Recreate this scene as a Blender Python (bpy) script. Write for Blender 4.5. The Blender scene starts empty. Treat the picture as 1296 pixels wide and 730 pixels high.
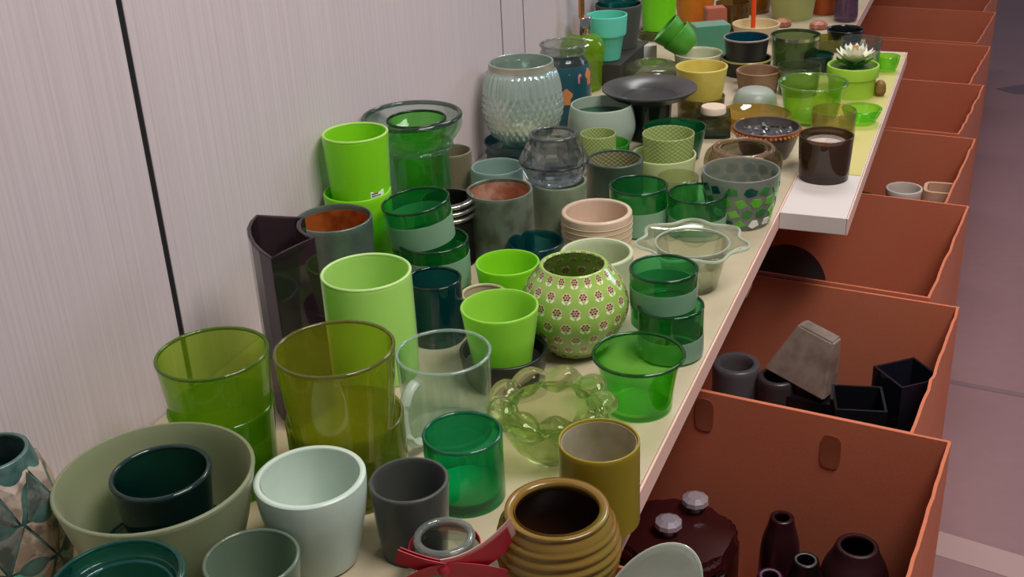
import bpy, bmesh, math, random
from mathutils import Matrix, Vector
PI = math.pi
random.seed(7)
scene = bpy.context.scene
col = scene.collection

# ------------------------------------------------------------------ camera, world, lights, exposure
cam_d = bpy.data.cameras.new('camera'); cam = bpy.data.objects.new('camera', cam_d); col.objects.link(cam)
cam_d.sensor_width = 36.0; cam_d.lens = 1466.0 / 1296.0 * 36.0; cam_d.clip_start = 0.01
cam.matrix_world = Matrix((( 0.9275544, -0.1209007,  0.3535900, 0.0),
                           ( 0.3708630,  0.4139602, -0.8313228, 0.0),
                           (-0.0458647,  0.9022306,  0.4288082, 1.12),
                           (0, 0, 0, 1)))
scene.camera = cam
w = bpy.data.worlds.new('room_air'); scene.world = w; w.use_nodes = True
w.node_tree.nodes['Background'].inputs[0].default_value = (0.86, 0.92, 1.0, 1)
w.node_tree.nodes['Background'].inputs[1].default_value = 0.15

def area(name, loc, target, sx, sy, power, color, spread=180):
    d = bpy.data.lights.new(name, 'AREA'); d.shape = 'RECTANGLE'; d.size = sx; d.size_y = sy
    d.energy = power; d.color = color; d.spread = math.radians(spread)
    o = bpy.data.objects.new(name, d); col.objects.link(o); o.location = loc
    o.rotation_euler = (Vector(target) - Vector(loc)).to_track_quat('-Z', 'Y').to_euler()
    return o
area('ceiling_lamp', (0.55, 0.85, 2.40), (-0.45, 1.35, 0.45), 1.2, 0.5, 22, (1.0, 0.95, 0.91), 120)
area('ceiling_lamp', (-0.30, 3.0, 2.45), (-0.45, 2.4, 0.45), 1.2, 0.5, 12.5, (1.0, 0.96, 0.93), 120)
area('window_daylight', (2.6, 5.2, 1.9), (0.1, 3.2, 0.2), 1.2, 1.6, 30, (0.62, 0.72, 1.0))

vs = scene.view_settings
vs.view_transform = 'Standard'; vs.look = 'None'; vs.gamma = 1.0; vs.use_curve_mapping = False; vs.exposure = 0.0
scene.cycles.transparent_max_bounces = 48
scene.cycles.max_bounces = 12
scene.cycles.transmission_bounces = 12

# ------------------------------------------------------------------ materials
def S(hexs, a=1.0):
    out = []
    for i in (1, 3, 5):
        c = int(hexs[i:i+2], 16) / 255.0
        out.append(c / 12.92 if c <= 0.04045 else ((c + 0.055) / 1.055) ** 2.4)
    return (*out, a)

class N:
    """small node-tree writer"""
    def __init__(s, name):
        s.m = bpy.data.materials.new(name); s.m.use_nodes = True; s.t = s.m.node_tree; s.t.nodes.clear()
        s.out = s.t.nodes.new('ShaderNodeOutputMaterial')
    def n(s, typ, ins=None, **props):
        nd = s.t.nodes.new('ShaderNode' + typ)
        for k, v in props.items(): setattr(nd, k, v)
        for k, v in (ins or {}).items():
            if hasattr(v, 'is_output'): s.t.links.new(v, nd.inputs[k])
            else: nd.inputs[k].default_value = v
        return nd
    def math(s, op, a, b=0.0, c=0.0):
        return s.n('Math', {0: a, 1: b, 2: c}, operation=op).outputs[0]
    def mixrgb(s, fac, a, b, blend='MIX'):
        nd = s.n('Mix', {0: fac, 6: a, 7: b}, data_type='RGBA', blend_type=blend); return nd.outputs[2]
    def mixsh(s, fac, a, b): return s.n('MixShader', {0: fac, 1: a, 2: b}).outputs[0]
    def noise(s, scale, detail=3.0, coord=None, rough=0.5):
        ins = {'Scale': scale, 'Detail': detail, 'Roughness': rough}
        if coord is not None: ins['Vector'] = coord
        return s.n('TexNoise', ins).outputs['Fac']
    def obj(s): return s.n('TexCoord').outputs['Object']
    def uv(s): return s.n('TexCoord').outputs['UV']
    def bump(s, h, strength=0.3, dist=0.001): return s.n('Bump', {'Height': h, 'Strength': strength, 'Distance': dist}).outputs[0]
    def schlick(s, f0=0.04):
        fc = s.n('LayerWeight', {'Blend': 0.5}).outputs['Facing']
        return s.math('MULTIPLY_ADD', s.math('POWER', fc, 5.0), 1.0 - f0, f0)
    def done(s, sh): s.t.links.new(sh, s.out.inputs[0]); return s.m

CACHE = {}
def glass(hexs, rough=0.03, body=0.0, deep=5.0):
    """thin coloured glass: tinted pass-through, Fresnel gloss, longer path (deeper tint) at glancing walls"""
    key = ('g', hexs, rough, body, deep)
    if key in CACHE: return CACHE[key]
    k = N('coloured_glass')
    c = S(hexs); f1 = tuple(x ** 0.27 for x in c[:3]) + (1,); f2 = tuple(x ** (0.27 * deep) for x in c[:3]) + (1,)
    lw = k.math('POWER', k.n('LayerWeight', {'Blend': 0.5}).outputs['Facing'], 2.5)
    tint = k.mixrgb(lw, f1, f2)
    tr = k.n('BsdfTransparent', {0: tint}).outputs[0]
    gl = k.n('BsdfGlossy', {'Color': (1, 1, 1, 1), 'Roughness': rough}).outputs[0]
    if body:
        df = k.n('BsdfDiffuse', {0: c}).outputs[0]; tl = k.n('BsdfTranslucent', {0: c}).outputs[0]
        tr = k.mixsh(body, tr, k.mixsh(0.5, df, tl))
    CACHE[key] = k.done(k.mixsh(k.schlick(0.045), tr, gl)); return CACHE[key]

def frost(hexs, clear=0.18, rough=0.35, mottled=None):
    """sand-blasted or milky glass"""
    key = ('f', hexs, clear, rough, mottled)
    if key in CACHE: return CACHE[key]
    k = N('frosted_glass'); c = S(hexs)
    cc = c
    if mottled:
        fac = k.n('MapRange', {0: k.noise(38, 5, k.obj()), 1: 0.42, 2: 0.62}).outputs[0]
        cc = k.mixrgb(fac, c, S(mottled))
    df = k.n('BsdfDiffuse', {0: cc}).outputs[0]; tl = k.n('BsdfTranslucent', {0: cc}).outputs[0]
    tr = k.n('BsdfTransparent', {0: tuple(x ** 0.5 for x in c[:3]) + (1,)}).outputs[0]
    sh = k.mixsh(clear, k.mixsh(0.45, df, tl), tr)
    gl = k.n('BsdfGlossy', {'Color': (1, 1, 1, 1), 'Roughness': rough}).outputs[0]
    CACHE[key] = k.done(k.mixsh(k.schlick(0.03), sh, gl)); return CACHE[key]

def solid_glass(hexs, clear=0.45, rough=0.0):
    """thick refracting glass"""
    key = ('s', hexs, clear, rough)
    if key in CACHE: return CACHE[key]
    k = N('thick_glass'); c = S(hexs)
    g = k.n('BsdfGlass', {'Color': tuple(x ** 0.5 for x in c[:3]) + (1,), 'Roughness': rough, 'IOR': 1.46}).outputs[0]
    t = k.n('BsdfTransparent', {0: tuple(x ** 0.4 for x in c[:3]) + (1,)}).outputs[0]
    CACHE[key] = k.done(k.mixsh(clear, g, t)); return CACHE[key]

def solid(hexs, rough=0.4, metal=0.0, spec=0.5, hex2=None, scale=30.0, bump=0.0, lo=0.4, hi=0.65, bscale=None):
    key = ('c', hexs, rough, metal, spec, hex2, scale, bump, lo, hi, bscale)
    if key in CACHE: return CACHE[key]
    k = N('glazed_surface')
    base = S(hexs)
    ins = {'Roughness': rough, 'Metallic': metal, 'Specular IOR Level': spec}
    if hex2 or bump:
        nz = k.noise(scale, 5, k.obj())
        if hex2: base = k.mixrgb(k.n('MapRange', {0: nz, 1: lo, 2: hi}).outputs[0], S(hexs), S(hex2))
        if bump: ins['Normal'] = k.bump(k.noise(bscale or scale * 4, 4, k.obj()), bump)
    ins['Base Color'] = base
    CACHE[key] = k.done(k.n('BsdfPrincipled', ins).outputs[0]); return CACHE[key]

def card_mat():
    k = N('cardboard'); co = k.obj()
    nz = k.noise(6, 4, co)
    c = k.mixrgb(nz, S('#c2694b'), S('#cd7c5e'))
    fine = k.noise(260, 2, co)
    c = k.mixrgb(k.math('MULTIPLY', fine, 0.25), c, S('#93492f'))
    return k.done(k.n('BsdfPrincipled', {'Base Color': c, 'Roughness': 0.8, 'Specular IOR Level': 0.2, 'Normal': k.bump(fine, 0.15)}).outputs[0])
CARD = card_mat()
CARD_DARK = solid('#8a4428', 0.85, hex2='#9a5032', scale=12)

def wall_mat():
    k = N('grained_wall_panel'); co = k.obj()
    mp = k.n('Mapping', {'Vector': co, 'Scale': (1, 260, 1.6)}).outputs[0]
    st = k.noise(1.0, 5, mp, 0.65)
    mp2 = k.n('Mapping', {'Vector': co, 'Scale': (1, 34, 0.5)}).outputs[0]
    st2 = k.noise(1.0, 3, mp2)
    c = k.mixrgb(k.n('MapRange', {0: st, 1: 0.4, 2: 0.7}).outputs[0], S('#cabdbe'), S('#b9abad'))
    c = k.mixrgb(k.math('MULTIPLY', st2, 0.35), c, S('#c0aeb0'))
    return k.done(k.n('BsdfPrincipled', {'Base Color': c, 'Roughness': 0.55, 'Specular IOR Level': 0.3,
                                         'Normal': k.bump(st, 0.25, 0.0006)}).outputs[0])
WALL = wall_mat()

def floor_mat():
    k = N('worn_concrete_floor'); co = k.obj()
    a = k.noise(2.2, 5, co); b = k.noise(40, 4, co)
    c = k.mixrgb(a, S('#805d60'), S('#906d70'))
    c = k.mixrgb(k.math('MULTIPLY', b, 0.3), c, S('#5f484c'))
    return k.done(k.n('BsdfPrincipled', {'Base Color': c, 'Roughness': 0.5, 'Normal': k.bump(b, 0.15)}).outputs[0])
FLOOR = floor_mat()

# ------------------------------------------------------------------ mesh helpers
def link(name, me, mat, parent=None, loc=None, smooth=False, sharp=40):
    o = bpy.data.objects.new(name, me); col.objects.link(o)
    if mat is not None and not me.materials: me.materials.append(mat)
    if parent is not None: o.parent = parent
    if loc is not None: o.location = loc
    if smooth:
        me.polygons.foreach_set('use_smooth', [True] * len(me.polygons))
        me.set_sharp_from_angle(angle=math.radians(sharp))
    return o
def bm_mesh(bm, name, recalc=True):
    if recalc: bmesh.ops.recalc_face_normals(bm, faces=bm.faces)
    me = bpy.data.meshes.new(name); bm.to_mesh(me); bm.free(); return me
def tag(o, label=None, cat=None, group=None, kind=None):
    if label: o['label'] = label
    if cat: o['category'] = cat
    if group: o['group'] = group
    if kind: o['kind'] = kind
    return o
def empty(name, loc, label=None, cat=None, group=None, rot=(0, 0, 0)):
    o = bpy.data.objects.new(name, None); col.objects.link(o); o.location = loc; o.rotation_euler = rot
    o.empty_display_size = 0.02
    return tag(o, label, cat, group)

def catmull(pts, n=6):
    if len(pts) < 3: return pts
    P = [pts[0]] + list(pts) + [pts[-1]]; out = []
    for i in range(1, len(P) - 2):
        p0, p1, p2, p3 = P[i-1], P[i], P[i+1], P[i+2]
        for j in range(n):
            t = j / n; t2 = t * t; t3 = t2 * t
            out.append(tuple(0.5 * ((2*p1[k]) + (-p0[k]+p2[k])*t + (2*p0[k]-5*p1[k]+4*p2[k]-p3[k])*t2 + (-p0[k]+3*p1[k]-3*p2[k]+p3[k])*t3) for k in (0, 1)))
    out.append(tuple(pts[-1])); return out

def revolve(prof, segs=48, closed=False, mod=None, name='lathe'):
    """prof: list of (r, z). r == 0 ends become single vertices. mod(r, z, a, i) -> (x, y, z)"""
    verts, faces, uvs, rings = [], [], [], []
    L = [0.0]
    for i in range(1, len(prof)): L.append(L[-1] + math.hypot(prof[i][0]-prof[i-1][0], prof[i][1]-prof[i-1][1]))
    for i, (r, z) in enumerate(prof):
        if r <= 1e-6: verts.append((0, 0, z)); rings.append([len(verts)-1] * segs)
        else:
            ring = []
            for s in range(segs):
                a = 2*PI*s/segs
                verts.append(mod(r, z, a, i) if mod else (r*math.cos(a), r*math.sin(a), z)); ring.append(len(verts)-1)
            rings.append(ring)
    m = len(prof)
    for i in range(m if closed else m-1):
        A, B = rings[i], rings[(i+1) % m]
        for s in range(segs):
            t = (s+1) % segs
            q = [A[s], A[t], B[t], B[s]]; uv = [(s/segs, L[i]), ((s+1)/segs, L[i]), ((s+1)/segs, L[(i+1) % m]), (s/segs, L[(i+1) % m])]
            f, u = [], []
            for v_, u_ in zip(q, uv):
                if v_ not in f: f.append(v_); u.append(u_)
            if len(f) > 2: faces.append(f); uvs.append(u)
    me = bpy.data.meshes.new(name); me.from_pydata(verts, [], faces)
    lay = me.uv_layers.new(name='UVMap'); k = 0
    for u in uvs:
        for q in u: lay.data[k].uv = q; k += 1
    return me

def shell(outer, wall, floor, lip=None):
    """closed vessel profile from an outer (r, z) line running bottom to top"""
    top = outer[-1]; lip = wall if lip is None else lip
    prof = [(0.0, outer[0][1])] + list(outer[:-1])
    r, z = top
    prof += [(r, z - 0.35*lip), (r - 0.15*lip, z - 0.08*lip), (r - 0.5*lip, z), (r - 0.85*lip, z - 0.08*lip), (r - wall, z - 0.5*lip)]
    inner = [(max(rr - wall, 0.001), zz) for rr, zz in outer[:-1] if zz > outer[0][1] + floor]
    prof += inner[::-1]
    rf = None
    for (r0, z0), (r1, z1) in zip(outer[:-1], outer[1:]):
        if z0 <= outer[0][1] + floor <= z1:
            t = (outer[0][1] + floor - z0) / max(z1 - z0, 1e-6); rf = r0 + (r1 - r0)*t - wall
    rf = rf if rf else outer[0][0] - wall
    prof += [(rf, outer[0][1] + floor), (rf*0.6, outer[0][1] + floor*0.9), (0.0, outer[0][1] + floor*0.85)]
    return prof

def taper(b, n=1): return [(b*0.9, 0), (b*0.985, 0.012), (b, 0.05), (b + (1-b)*0.5, 0.5), (1, 1)]
CYL = [(0.9, 0), (0.985, 0.012), (1, 0.06), (1, 0.5), (1, 1)]
def scaled(shape, d, h, smooth=True):
    s = catmull(shape, 6) if smooth else shape
    return [(r*d/2, z*h) for r, z in s]

def pot(name, label, cat, P, shape, mat, wall=0.003, floor=0.006, group=None, segs=56, rot=(0, 0, 0), lip=None, mod=None, parent=None, smooth=True, sharp=50, rim=None, rr=0.0016):
    x, y, z, d, h = P
    prof = shell(scaled(shape, d, h, smooth), wall, floor, lip)
    o = link(name, revolve(prof, segs, mod=mod), mat, parent, (x, y, z) if parent is None else None, True, sharp)
    o.rotation_euler = rot
    if parent is None: tag(o, label, cat, group)
    if rim: torus('rim', d/2 - wall*0.5, max(rr, wall*0.62), h - wall*0.25, glass(rim, body=0.45), o)
    return o
def radius_at(shape, d, h, z, smooth=True):
    s = scaled(shape, d, h, smooth)
    for (r0, z0), (r1, z1) in zip(s[:-1], s[1:]):
        if z0 <= z <= z1: return r0 + (r1-r0)*(z-z0)/max(z1-z0, 1e-9)
    return s[-1][0]
def band(name, o, shape, d, h, za, zb, mat, th=0.0005, label=None, inset=-0.0002):
    """thin ring hugging a vessel's outside between two heights (fractions)"""
    n = 8; out = []; inn = []
    for i in range(n+1):
        z = h*(za + (zb-za)*i/n); r = radius_at(shape, d, h, z)
        out.append((r+th, z)); inn.append((r+inset, z))
    b = link(name, revolve(out + inn[::-1], 56, closed=True), mat, o, None, True, 50)
    if label: b['label'] = label
    return b
def torus(name, R, r, z, mat, parent, segs=56, label=None, sq=1.0):
    prof = [(R + r*math.cos(2*PI*i/12), z + sq*r*math.sin(2*PI*i/12)) for i in range(12)]
    b = link(name, revolve(prof, segs, closed=True), mat, parent, None, True, 80)
    if label: b['label'] = label
    return b
def disc(name, r, z, mat, parent, th=0.001, label=None, segs=40):
    b = link(name, revolve([(0, z), (r, z), (r, z+th), (0, z+th)], segs), mat, parent, None, True, 40)
    if label: b['label'] = label
    return b
def box_mesh(x0, x1, y0, y1, z0, z1, bev=0.0, jag=None):
    bm = bmesh.new(); bmesh.ops.create_cube(bm, size=1.0)
    for v in bm.verts:
        v.co = Vector((x0 + (v.co.x+0.5)*(x1-x0), y0 + (v.co.y+0.5)*(y1-y0), z0 + (v.co.z+0.5)*(z1-z0)))
    if bev: bmesh.ops.bevel(bm, geom=bm.edges[:], offset=bev, segments=2, affect='EDGES', profile=0.7)
    return bm_mesh(bm, 'box')
def prism_mesh(pts, z0, z1, bev=0.0, top=1.0):
    """extruded 2-D outline"""
    bm = bmesh.new()
    cx = sum(p[0] for p in pts)/len(pts); cy = sum(p[1] for p in pts)/len(pts)
    a = [bm.verts.new((p[0], p[1], z0)) for p in pts]
    b = [bm.verts.new((cx+(p[0]-cx)*top, cy+(p[1]-cy)*top, z1)) for p in pts]
    n = len(pts)
    bm.faces.new(a[::-1]); bm.faces.new(b)
    for i in range(n): bm.faces.new((a[i], a[(i+1) % n], b[(i+1) % n], b[i]))
    if bev: bmesh.ops.bevel(bm, geom=bm.edges[:], offset=bev, segments=2, affect='EDGES')
    return bm_mesh(bm, 'prism')
def hollow_prism(pts, wallf, h, floor):
    """vessel with any outline: outer wall, rim, inner wall, floor"""
    bm = bmesh.new(); n = len(pts)
    cx = sum(p[0] for p in pts)/n; cy = sum(p[1] for p in pts)/n
    # inward offset by averaging edge normals
    area2 = sum(pts[i][0]*pts[(i+1) % n][1]-pts[(i+1) % n][0]*pts[i][1] for i in range(n)); sg = 1 if area2 > 0 else -1
    inn = []
    for i in range(n):
        p0, p1, p2 = Vector(pts[i-1]), Vector(pts[i]), Vector(pts[(i+1) % n])
        e1 = (p1-p0).normalized(); e2 = (p2-p1).normalized()
        nn = (Vector((-e1.y, e1.x)) + Vector((-e2.y, e2.x))).normalized()*sg
        inn.append(p1 + nn*wallf)
    def ring(ps, z): return [bm.verts.new((p[0], p[1], z)) for p in ps]
    rs = [ring(pts, 0), ring(pts, h), ring(inn, h), ring(inn, floor)]
    bm.faces.new(rs[0][::-1]); bm.faces.new(rs[3])
    for A, B in zip(rs[:-1], rs[1:]):
        for i in range(n): bm.faces.new((A[i], A[(i+1) % n], B[(i+1) % n], B[i]))
    return bm_mesh(bm, 'hollow')
def tube_mesh(path, r, segs=10, closed=False, flat=1.0):
    bm = bmesh.new(); rings = []; n = len(path)
    for i, p in enumerate(path):
        p = Vector(p); t = (Vector(path[min(i+1, n-1)]) - Vector(path[max(i-1, 0)])).normalized()
        up = Vector((0, 0, 1)) if abs(t.z) < 0.95 else Vector((1, 0, 0))
        s = t.cross(up).normalized(); u = s.cross(t)
        rr = r[i] if isinstance(r, (list, tuple)) else r
        rings.append([bm.verts.new(p + s*math.cos(2*PI*k/segs)*rr*flat + u*math.sin(2*PI*k/segs)*rr) for k in range(segs)])
    for A, B in zip(rings[:-1], rings[1:]):
        for k in range(segs): bm.faces.new((A[k], A[(k+1) % segs], B[(k+1) % segs], B[k]))
    bm.faces.new(rings[0][::-1]); bm.faces.new(rings[-1])
    return bm_mesh(bm, 'tube')
def wrap_tile(pts, R, a0, z0, th=0.0012):
    """polygon (u along the girth, v up) wrapped on a surface of revolution R(z), as a thin raised plate"""
    bm = bmesh.new(); n = len(pts)
    def P(p, off):
        z = z0 + p[1]; r = R(z) + off; a = a0 + p[0]/max(R(z), 1e-4); return (r*math.cos(a), r*math.sin(a), z)
    cu = sum(p[0] for p in pts)/n; cv = sum(p[1] for p in pts)/n
    top = [bm.verts.new(P(p, th)) for p in pts]; bot = [bm.verts.new(P(p, -0.0004)) for p in pts]; ct = bm.verts.new(P((cu, cv), th))
    for i in range(n):
        j = (i+1) % n
        bm.faces.new((top[i], top[j], ct)); bm.faces.new((bot[i], bot[j], top[j], top[i]))
    return bm_mesh(bm, 'tile')

# ------------------------------------------------------------------ the setting
T = 0.47                                   # height of the shelf boards
XW = -0.785                                # wall face
tag(link('floor', box_mesh(-0.9, 3.2, -1.2, 9.0, -0.05, 0.0), FLOOR), 'worn purple-brown concrete floor of the aisle', kind='structure')
tag(link('floor_joint', prism_mesh([(0.0, 1.50), (0.30, 1.44), (0.9, 1.36), (0.9, 1.41), (0.30, 1.50), (0.0, 1.56)], 0.0, 0.0006), solid('#a08480', 0.6)), 'pale joint strip across the floor', kind='structure')
tag(link('floor_seam', prism_mesh([(0.0, 2.02), (0.9, 1.93), (0.9, 1.945), (0.0, 2.035)], 0.0, 0.0006), solid('#6e555b', 0.6)), 'dark seam across the floor', kind='structure')
tag(link('floor_crack', prism_mesh([(0.05, 4.05), (0.11, 4.0), (0.2, 4.01), (0.2, 4.06), (0.13, 4.12)], 0.0, 0.0008), solid('#5d4a50', 0.6)), 'dark chipped patch in the floor', kind='structure')
wl = bpy.data.objects.new('wall_left', None); col.objects.link(wl); wl.location = (XW, 0, 0)
tag(wl, 'pale grey-pink wall of grained vertical panels', kind='structure')
link('backing', box_mesh(-0.09, -0.04, -1.0, 9.0, 0, 2.6), solid('#050505', 0.9), wl)
for y0, y1 in ((-1.0, 0.904), (0.913, 1.858), (1.863, 1.9615), (1.9665, 3.1), (3.105, 4.4), (4.4035, 9.0)):
    link('gap_shade_strip', box_mesh(-0.0395, -0.0012, y1, y1+0.0095, 0, 2.6), solid('#050505', 0.9), wl) if y1 < 1 else (link('gap_shade_strip', box_mesh(-0.0395, -0.0012, y1, y1+0.0055, 0, 2.6), solid('#050505', 0.9), wl) if y1 < 8 else None)  # black strips added to paint the shade inside the panel gaps
    link('panel', box_mesh(-0.039, 0.0, y0, y1, 0, 2.6, 0.0006), WALL, wl)

# display counter: boards carried on trestles standing against the wall
BOARD = solid('#b5a78d', 0.5, hex2='#aa9c80', scale=9)
EDGE = solid('#e0b7a6', 0.5)
WHITE = solid('#cdc4bf', 0.45)
def board(name, label, x0, x1, y0, y1, topmat, edgemat):
    e = empty(name, (x0, y0, T), label, 'shelf board')
    link('top_panel', box_mesh(0, x1-x0-0.003, 0, y1-y0, -0.026, 0, 0.0008), topmat, e)
    link('edge_strip', box_mesh(x1-x0-0.0025, x1-x0, 0, y1-y0, -0.026, -0.0002, 0.0006), edgemat, e)
    return e
board('shelf_board', 'long cream shelf board with pinkish edge strip carrying the green glassware', XW+0.002, -0.252, -0.2, 2.70, BOARD, EDGE)
board('shelf_board', 'narrower far shelf board under the orange pots at the top of the picture', XW+0.002, -0.290, 2.701, 4.6, BOARD, EDGE)
b2 = board('shelf_board', 'white shelf board with squared end jutting out beside the brown tealight glass', -0.2515, -0.153, 1.615, 2.60, WHITE, EDGE)
tag(link('tint_sheet', box_mesh(-0.245, -0.158, 1.80, 2.585, T, T+0.0012), solid('#c3b970', 0.6)), 'thin yellow-green sheet covering the end of the white board', 'paper')  # thin sheet added to give the board its yellow-green tone
for y in (0.05, 1.45, 2.75, 4.3):
    e = empty('trestle', (XW+0.03, y, 0), 'wooden trestle under the long shelf board at %s' % {0.05: 'the near end', 1.45: 'the second bay', 2.75: 'the third bay', 4.3: 'the far end'}[y], 'trestle')
    link('post', box_mesh(0, 0.04, 0, 0.04, 0, T-0.066), solid('#8a6a4a', 0.7), e)
    link('post', box_mesh(0.12, 0.16, 0, 0.04, 0, T-0.066), solid('#8a6a4a', 0.7), e)
    link('beam', box_mesh(0, 0.49, 0, 0.04, T-0.066, T-0.0265), solid('#8a6a4a', 0.7), e)

# ------------------------------------------------------------------ cardboard boxes in a row along the aisle
def hole_flap(parent, x, z, w, h, yface):
    pts = []
    for i in range(24):
        a = 2*PI*i/24; cx = math.copysign(abs(math.cos(a))**0.55, math.cos(a)); sz = math.copysign(abs(math.sin(a))**0.55, math.sin(a))
        pts.append((cx*w/2, sz*h/2))
    me = prism_mesh(pts, 0, 0.0012)
    o = link('hand_hole_flap', me, CARD_DARK, parent, (x, yface, z)); o.rotation_euler = (PI/2, 0, 0); o['label'] = 'pressed hand-hole flap in the cardboard'
def cardboard_box(label, bx, by, L, W, Hh, rz, holes=(), seed=0):
    """bx, by: back right corner on the floor; L along the row, W across it"""
    rnd = random.Random(seed)
    e = empty('cardboard_box', (bx, by, 0), label, 'box', 'open cardboard boxes in the row', (0, 0, rz)); t = 0.004
    link('bottom_panel', box_mesh(-W+t, -t, -L+t, -t, 0, 0.005), CARD, e)
    link('back_panel', box_mesh(-W, 0, -t, 0, 0, Hh, 0.0008), CARD, e)
    link('front_panel', box_mesh(-W, 0, -L, -L+t, 0, Hh, 0.0008), CARD, e)
    link('side_panel', box_mesh(-W, -W+t, -L+t, -t, 0, Hh, 0.0008), CARD, e)
    # right side: ragged upper edge where the flap was torn off
    n = 16; bm = bmesh.new(); rows = []
    for i in range(n+1):
        y = -t - (L-2*t)*i/n; zt = Hh - (0.0 if i in (0, n) else rnd.uniform(0, 0.006)); j = rnd.uniform(-0.0008, 0.0008)
        rows.append([bm.verts.new(c) for c in ((-t, y, 0), (0, y, 0), (0.0+j, y, zt), (-t+j, y, zt))])
    for A, B in zip(rows[:-1], rows[1:]):
        for k in range(4): bm.faces.new((A[k], A[(k+1) % 4], B[(k+1) % 4], B[k]))
    bm.faces.new(rows[0]); bm.faces.new(rows[-1][::-1])
    link('side_panel', bm_mesh(bm, 'torn'), CARD, e)
    for hx, hz in holes: hole_flap(e, hx, hz, 0.026, 0.05, -t - 0.0006)
    return e
RZ = math.radians(-5.5)
ys = [1.305, 1.695, 2.112, 2.52, 2.925, 3.33, 3.735, 4.14]
xs = [0.020, 0.012, 0.008, 0.006, 0.010, 0.014, 0.018, 0.02]
lab = ['nearest open cardboard box with two hand-hole flaps, dark bottles inside', 'open cardboard box holding dark glass blocks and rings, second nearest',
       'open cardboard box with a dark disc, third from the front, beside the white board end', 'open cardboard box with two white cups, behind the board end',
       'dark empty open cardboard box beside the yellow-green sheet', 'open cardboard box just beyond the end of the white board', 'open cardboard box, second from the far end of the row', 'farthest open cardboard box at the top of the picture']
for i in range(8):
    Hh = 0.32 - (0.004 if i % 2 else 0)
    cardboard_box(lab[i], xs[i], ys[i]-0.006, [0.385, 0.383, 0.409, 0.400, 0.397, 0.397, 0.397, 0.397][i], 0.46, Hh, RZ, [(-0.312, 0.285), (-0.142, 0.27)] if i == 0 else (), i)

# ------------------------------------------------------------------ glassware on the boards, near left first
# faceted mosaic jar at the left edge
def mosaic_jar():
    P = (-0.7191, 0.5763, 0.4700, 0.0623, 0.1403)
    x, y, z, d, h = P
    shape = [(1.0, 0), (1.15, 0.02), (1.4, 0.2), (1.48, 0.38), (1.36, 0.7), (1.08, 0.93), (1, 1)]
    e = empty('mosaic_jar', (x, y, z), 'bulging mosaic jar with pinkish triangular mirror tiles at the left edge', 'candle jar')
    pot('body', None, None, (0, 0, 0, d, h), shape, solid('#4f6d66', 0.35, hex2='#2c4742', scale=50), 0.004, 0.006, parent=e)
    R = lambda zz: radius_at(shape, d, h, min(max(zz, 0.0), h))
    mats = [solid(a, 0.25, 0.35, hex2=b, scale=70, lo=0.45, hi=0.58) for a, b in (('#b79a8a', '#7a6a62'), ('#c7a08a', '#57b59a'), ('#7f7f78', '#4f5a55'), ('#9c8878', '#cbb8a8'))]
    zs = [0.05, 0.34, 0.64, 0.93]; n = 7
    for k in range(3):
        z0, z1 = zs[k]*h, zs[k+1]*h
        for i in range(n):
            a0 = 2*PI*(i + 0.5*(k % 2))/n
            for up in (0, 1):
                wl0 = 2*PI*R(z0)/n; wl1 = 2*PI*R(z1)/n; g = 0.0022
                rr = R((z0+z1)/2); ww = 2*PI*rr/n
                pts = [(-ww/2+g, g), (ww/2-g, g), (0, z1-z0-g)] if not up else [(g, z1-z0-g/2), (ww-g, z1-z0-g/2), (ww/2, g)]
                link('mirror_tile', wrap_tile(pts, R, a0, z0, 0.0018), mats[(i*2+k*3+up) % 4], e)
mosaic_jar()

FROSTG = frost('#aebb96', 0.22, mottled='#9caa85')
fb = pot('frosted_bowl', 'large frosted sage glass bowl holding a dark teal tumbler, beside the wall', 'bowl', (-0.6092, 0.6382, 0.4700, 0.1687, 0.1012), [(0.55, 0), (0.60, 0.02), (0.68, 0.1), (0.86, 0.5), (1, 1)], frost('#a8b08c', 0.2), 0.004, 0.008)
pot('tumbler', 'dark teal glass tumbler standing inside the big frosted bowl', 'tumbler', (-0.6140, 0.6511, 0.4785, 0.0857, 0.0857), taper(0.78), glass('#0a3a38', body=0.3), 0.004, 0.01, rim='#3a5a58')
torus('inner_ring', 0.056, 0.004, 0.03, glass('#2a4a48', body=0.5), fb, sq=0.3)  # dark ring added to paint the dim inside of the bowl
P = (-0.5405, 0.5066, 0.4700, 0.0966, 0.1111)
e = pot('glass_jar', 'teal glass jar with a ringed rim at the bottom left corner', 'jar', P, [(0.72, 0), (0.78, 0.02), (0.88, 0.45), (0.92, 0.85), (1.0, 0.9), (1, 1)], glass('#1f7a6c', body=0.22), 0.004, 0.007)
torus('rim_ring', P[3]/2*0.985, 0.0022, P[4]-0.003, glass('#5aa5a0', body=0.2), e)
torus('inner_ring', P[3]/2*0.80, 0.0018, P[4]*0.86, glass('#4a9a98', body=0.2), e)
pot('tumbler', 'grey-green frosted tumbler between the teal dish and the mint cup', 'tumbler', (-0.4968, 0.6058, 0.4700, 0.0774, 0.0658), taper(0.82), frost('#93a892', 0.42), 0.0028, 0.006, rim='#a9bba8')
pot('ceramic_cup', 'thick-rimmed mint white ceramic cup in the front row', 'cup', (-0.4915, 0.6934, 0.4700, 0.0960, 0.0892), [(0.6, 0), (0.66, 0.02), (0.72, 0.1), (0.93, 0.6), (0.99, 0.85), (1, 1)], solid('#c3d2c6', 0.28, hex2='#b7c8bb', scale=14), 0.006, 0.008)
pot('tumbler', 'charcoal grey matte tumbler beside the mint white cup', 'tumbler', (-0.4191, 0.7346, 0.4700, 0.0700, 0.0735), taper(0.86), frost('#5f625d', 0.12), 0.0035, 0.007)
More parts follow.
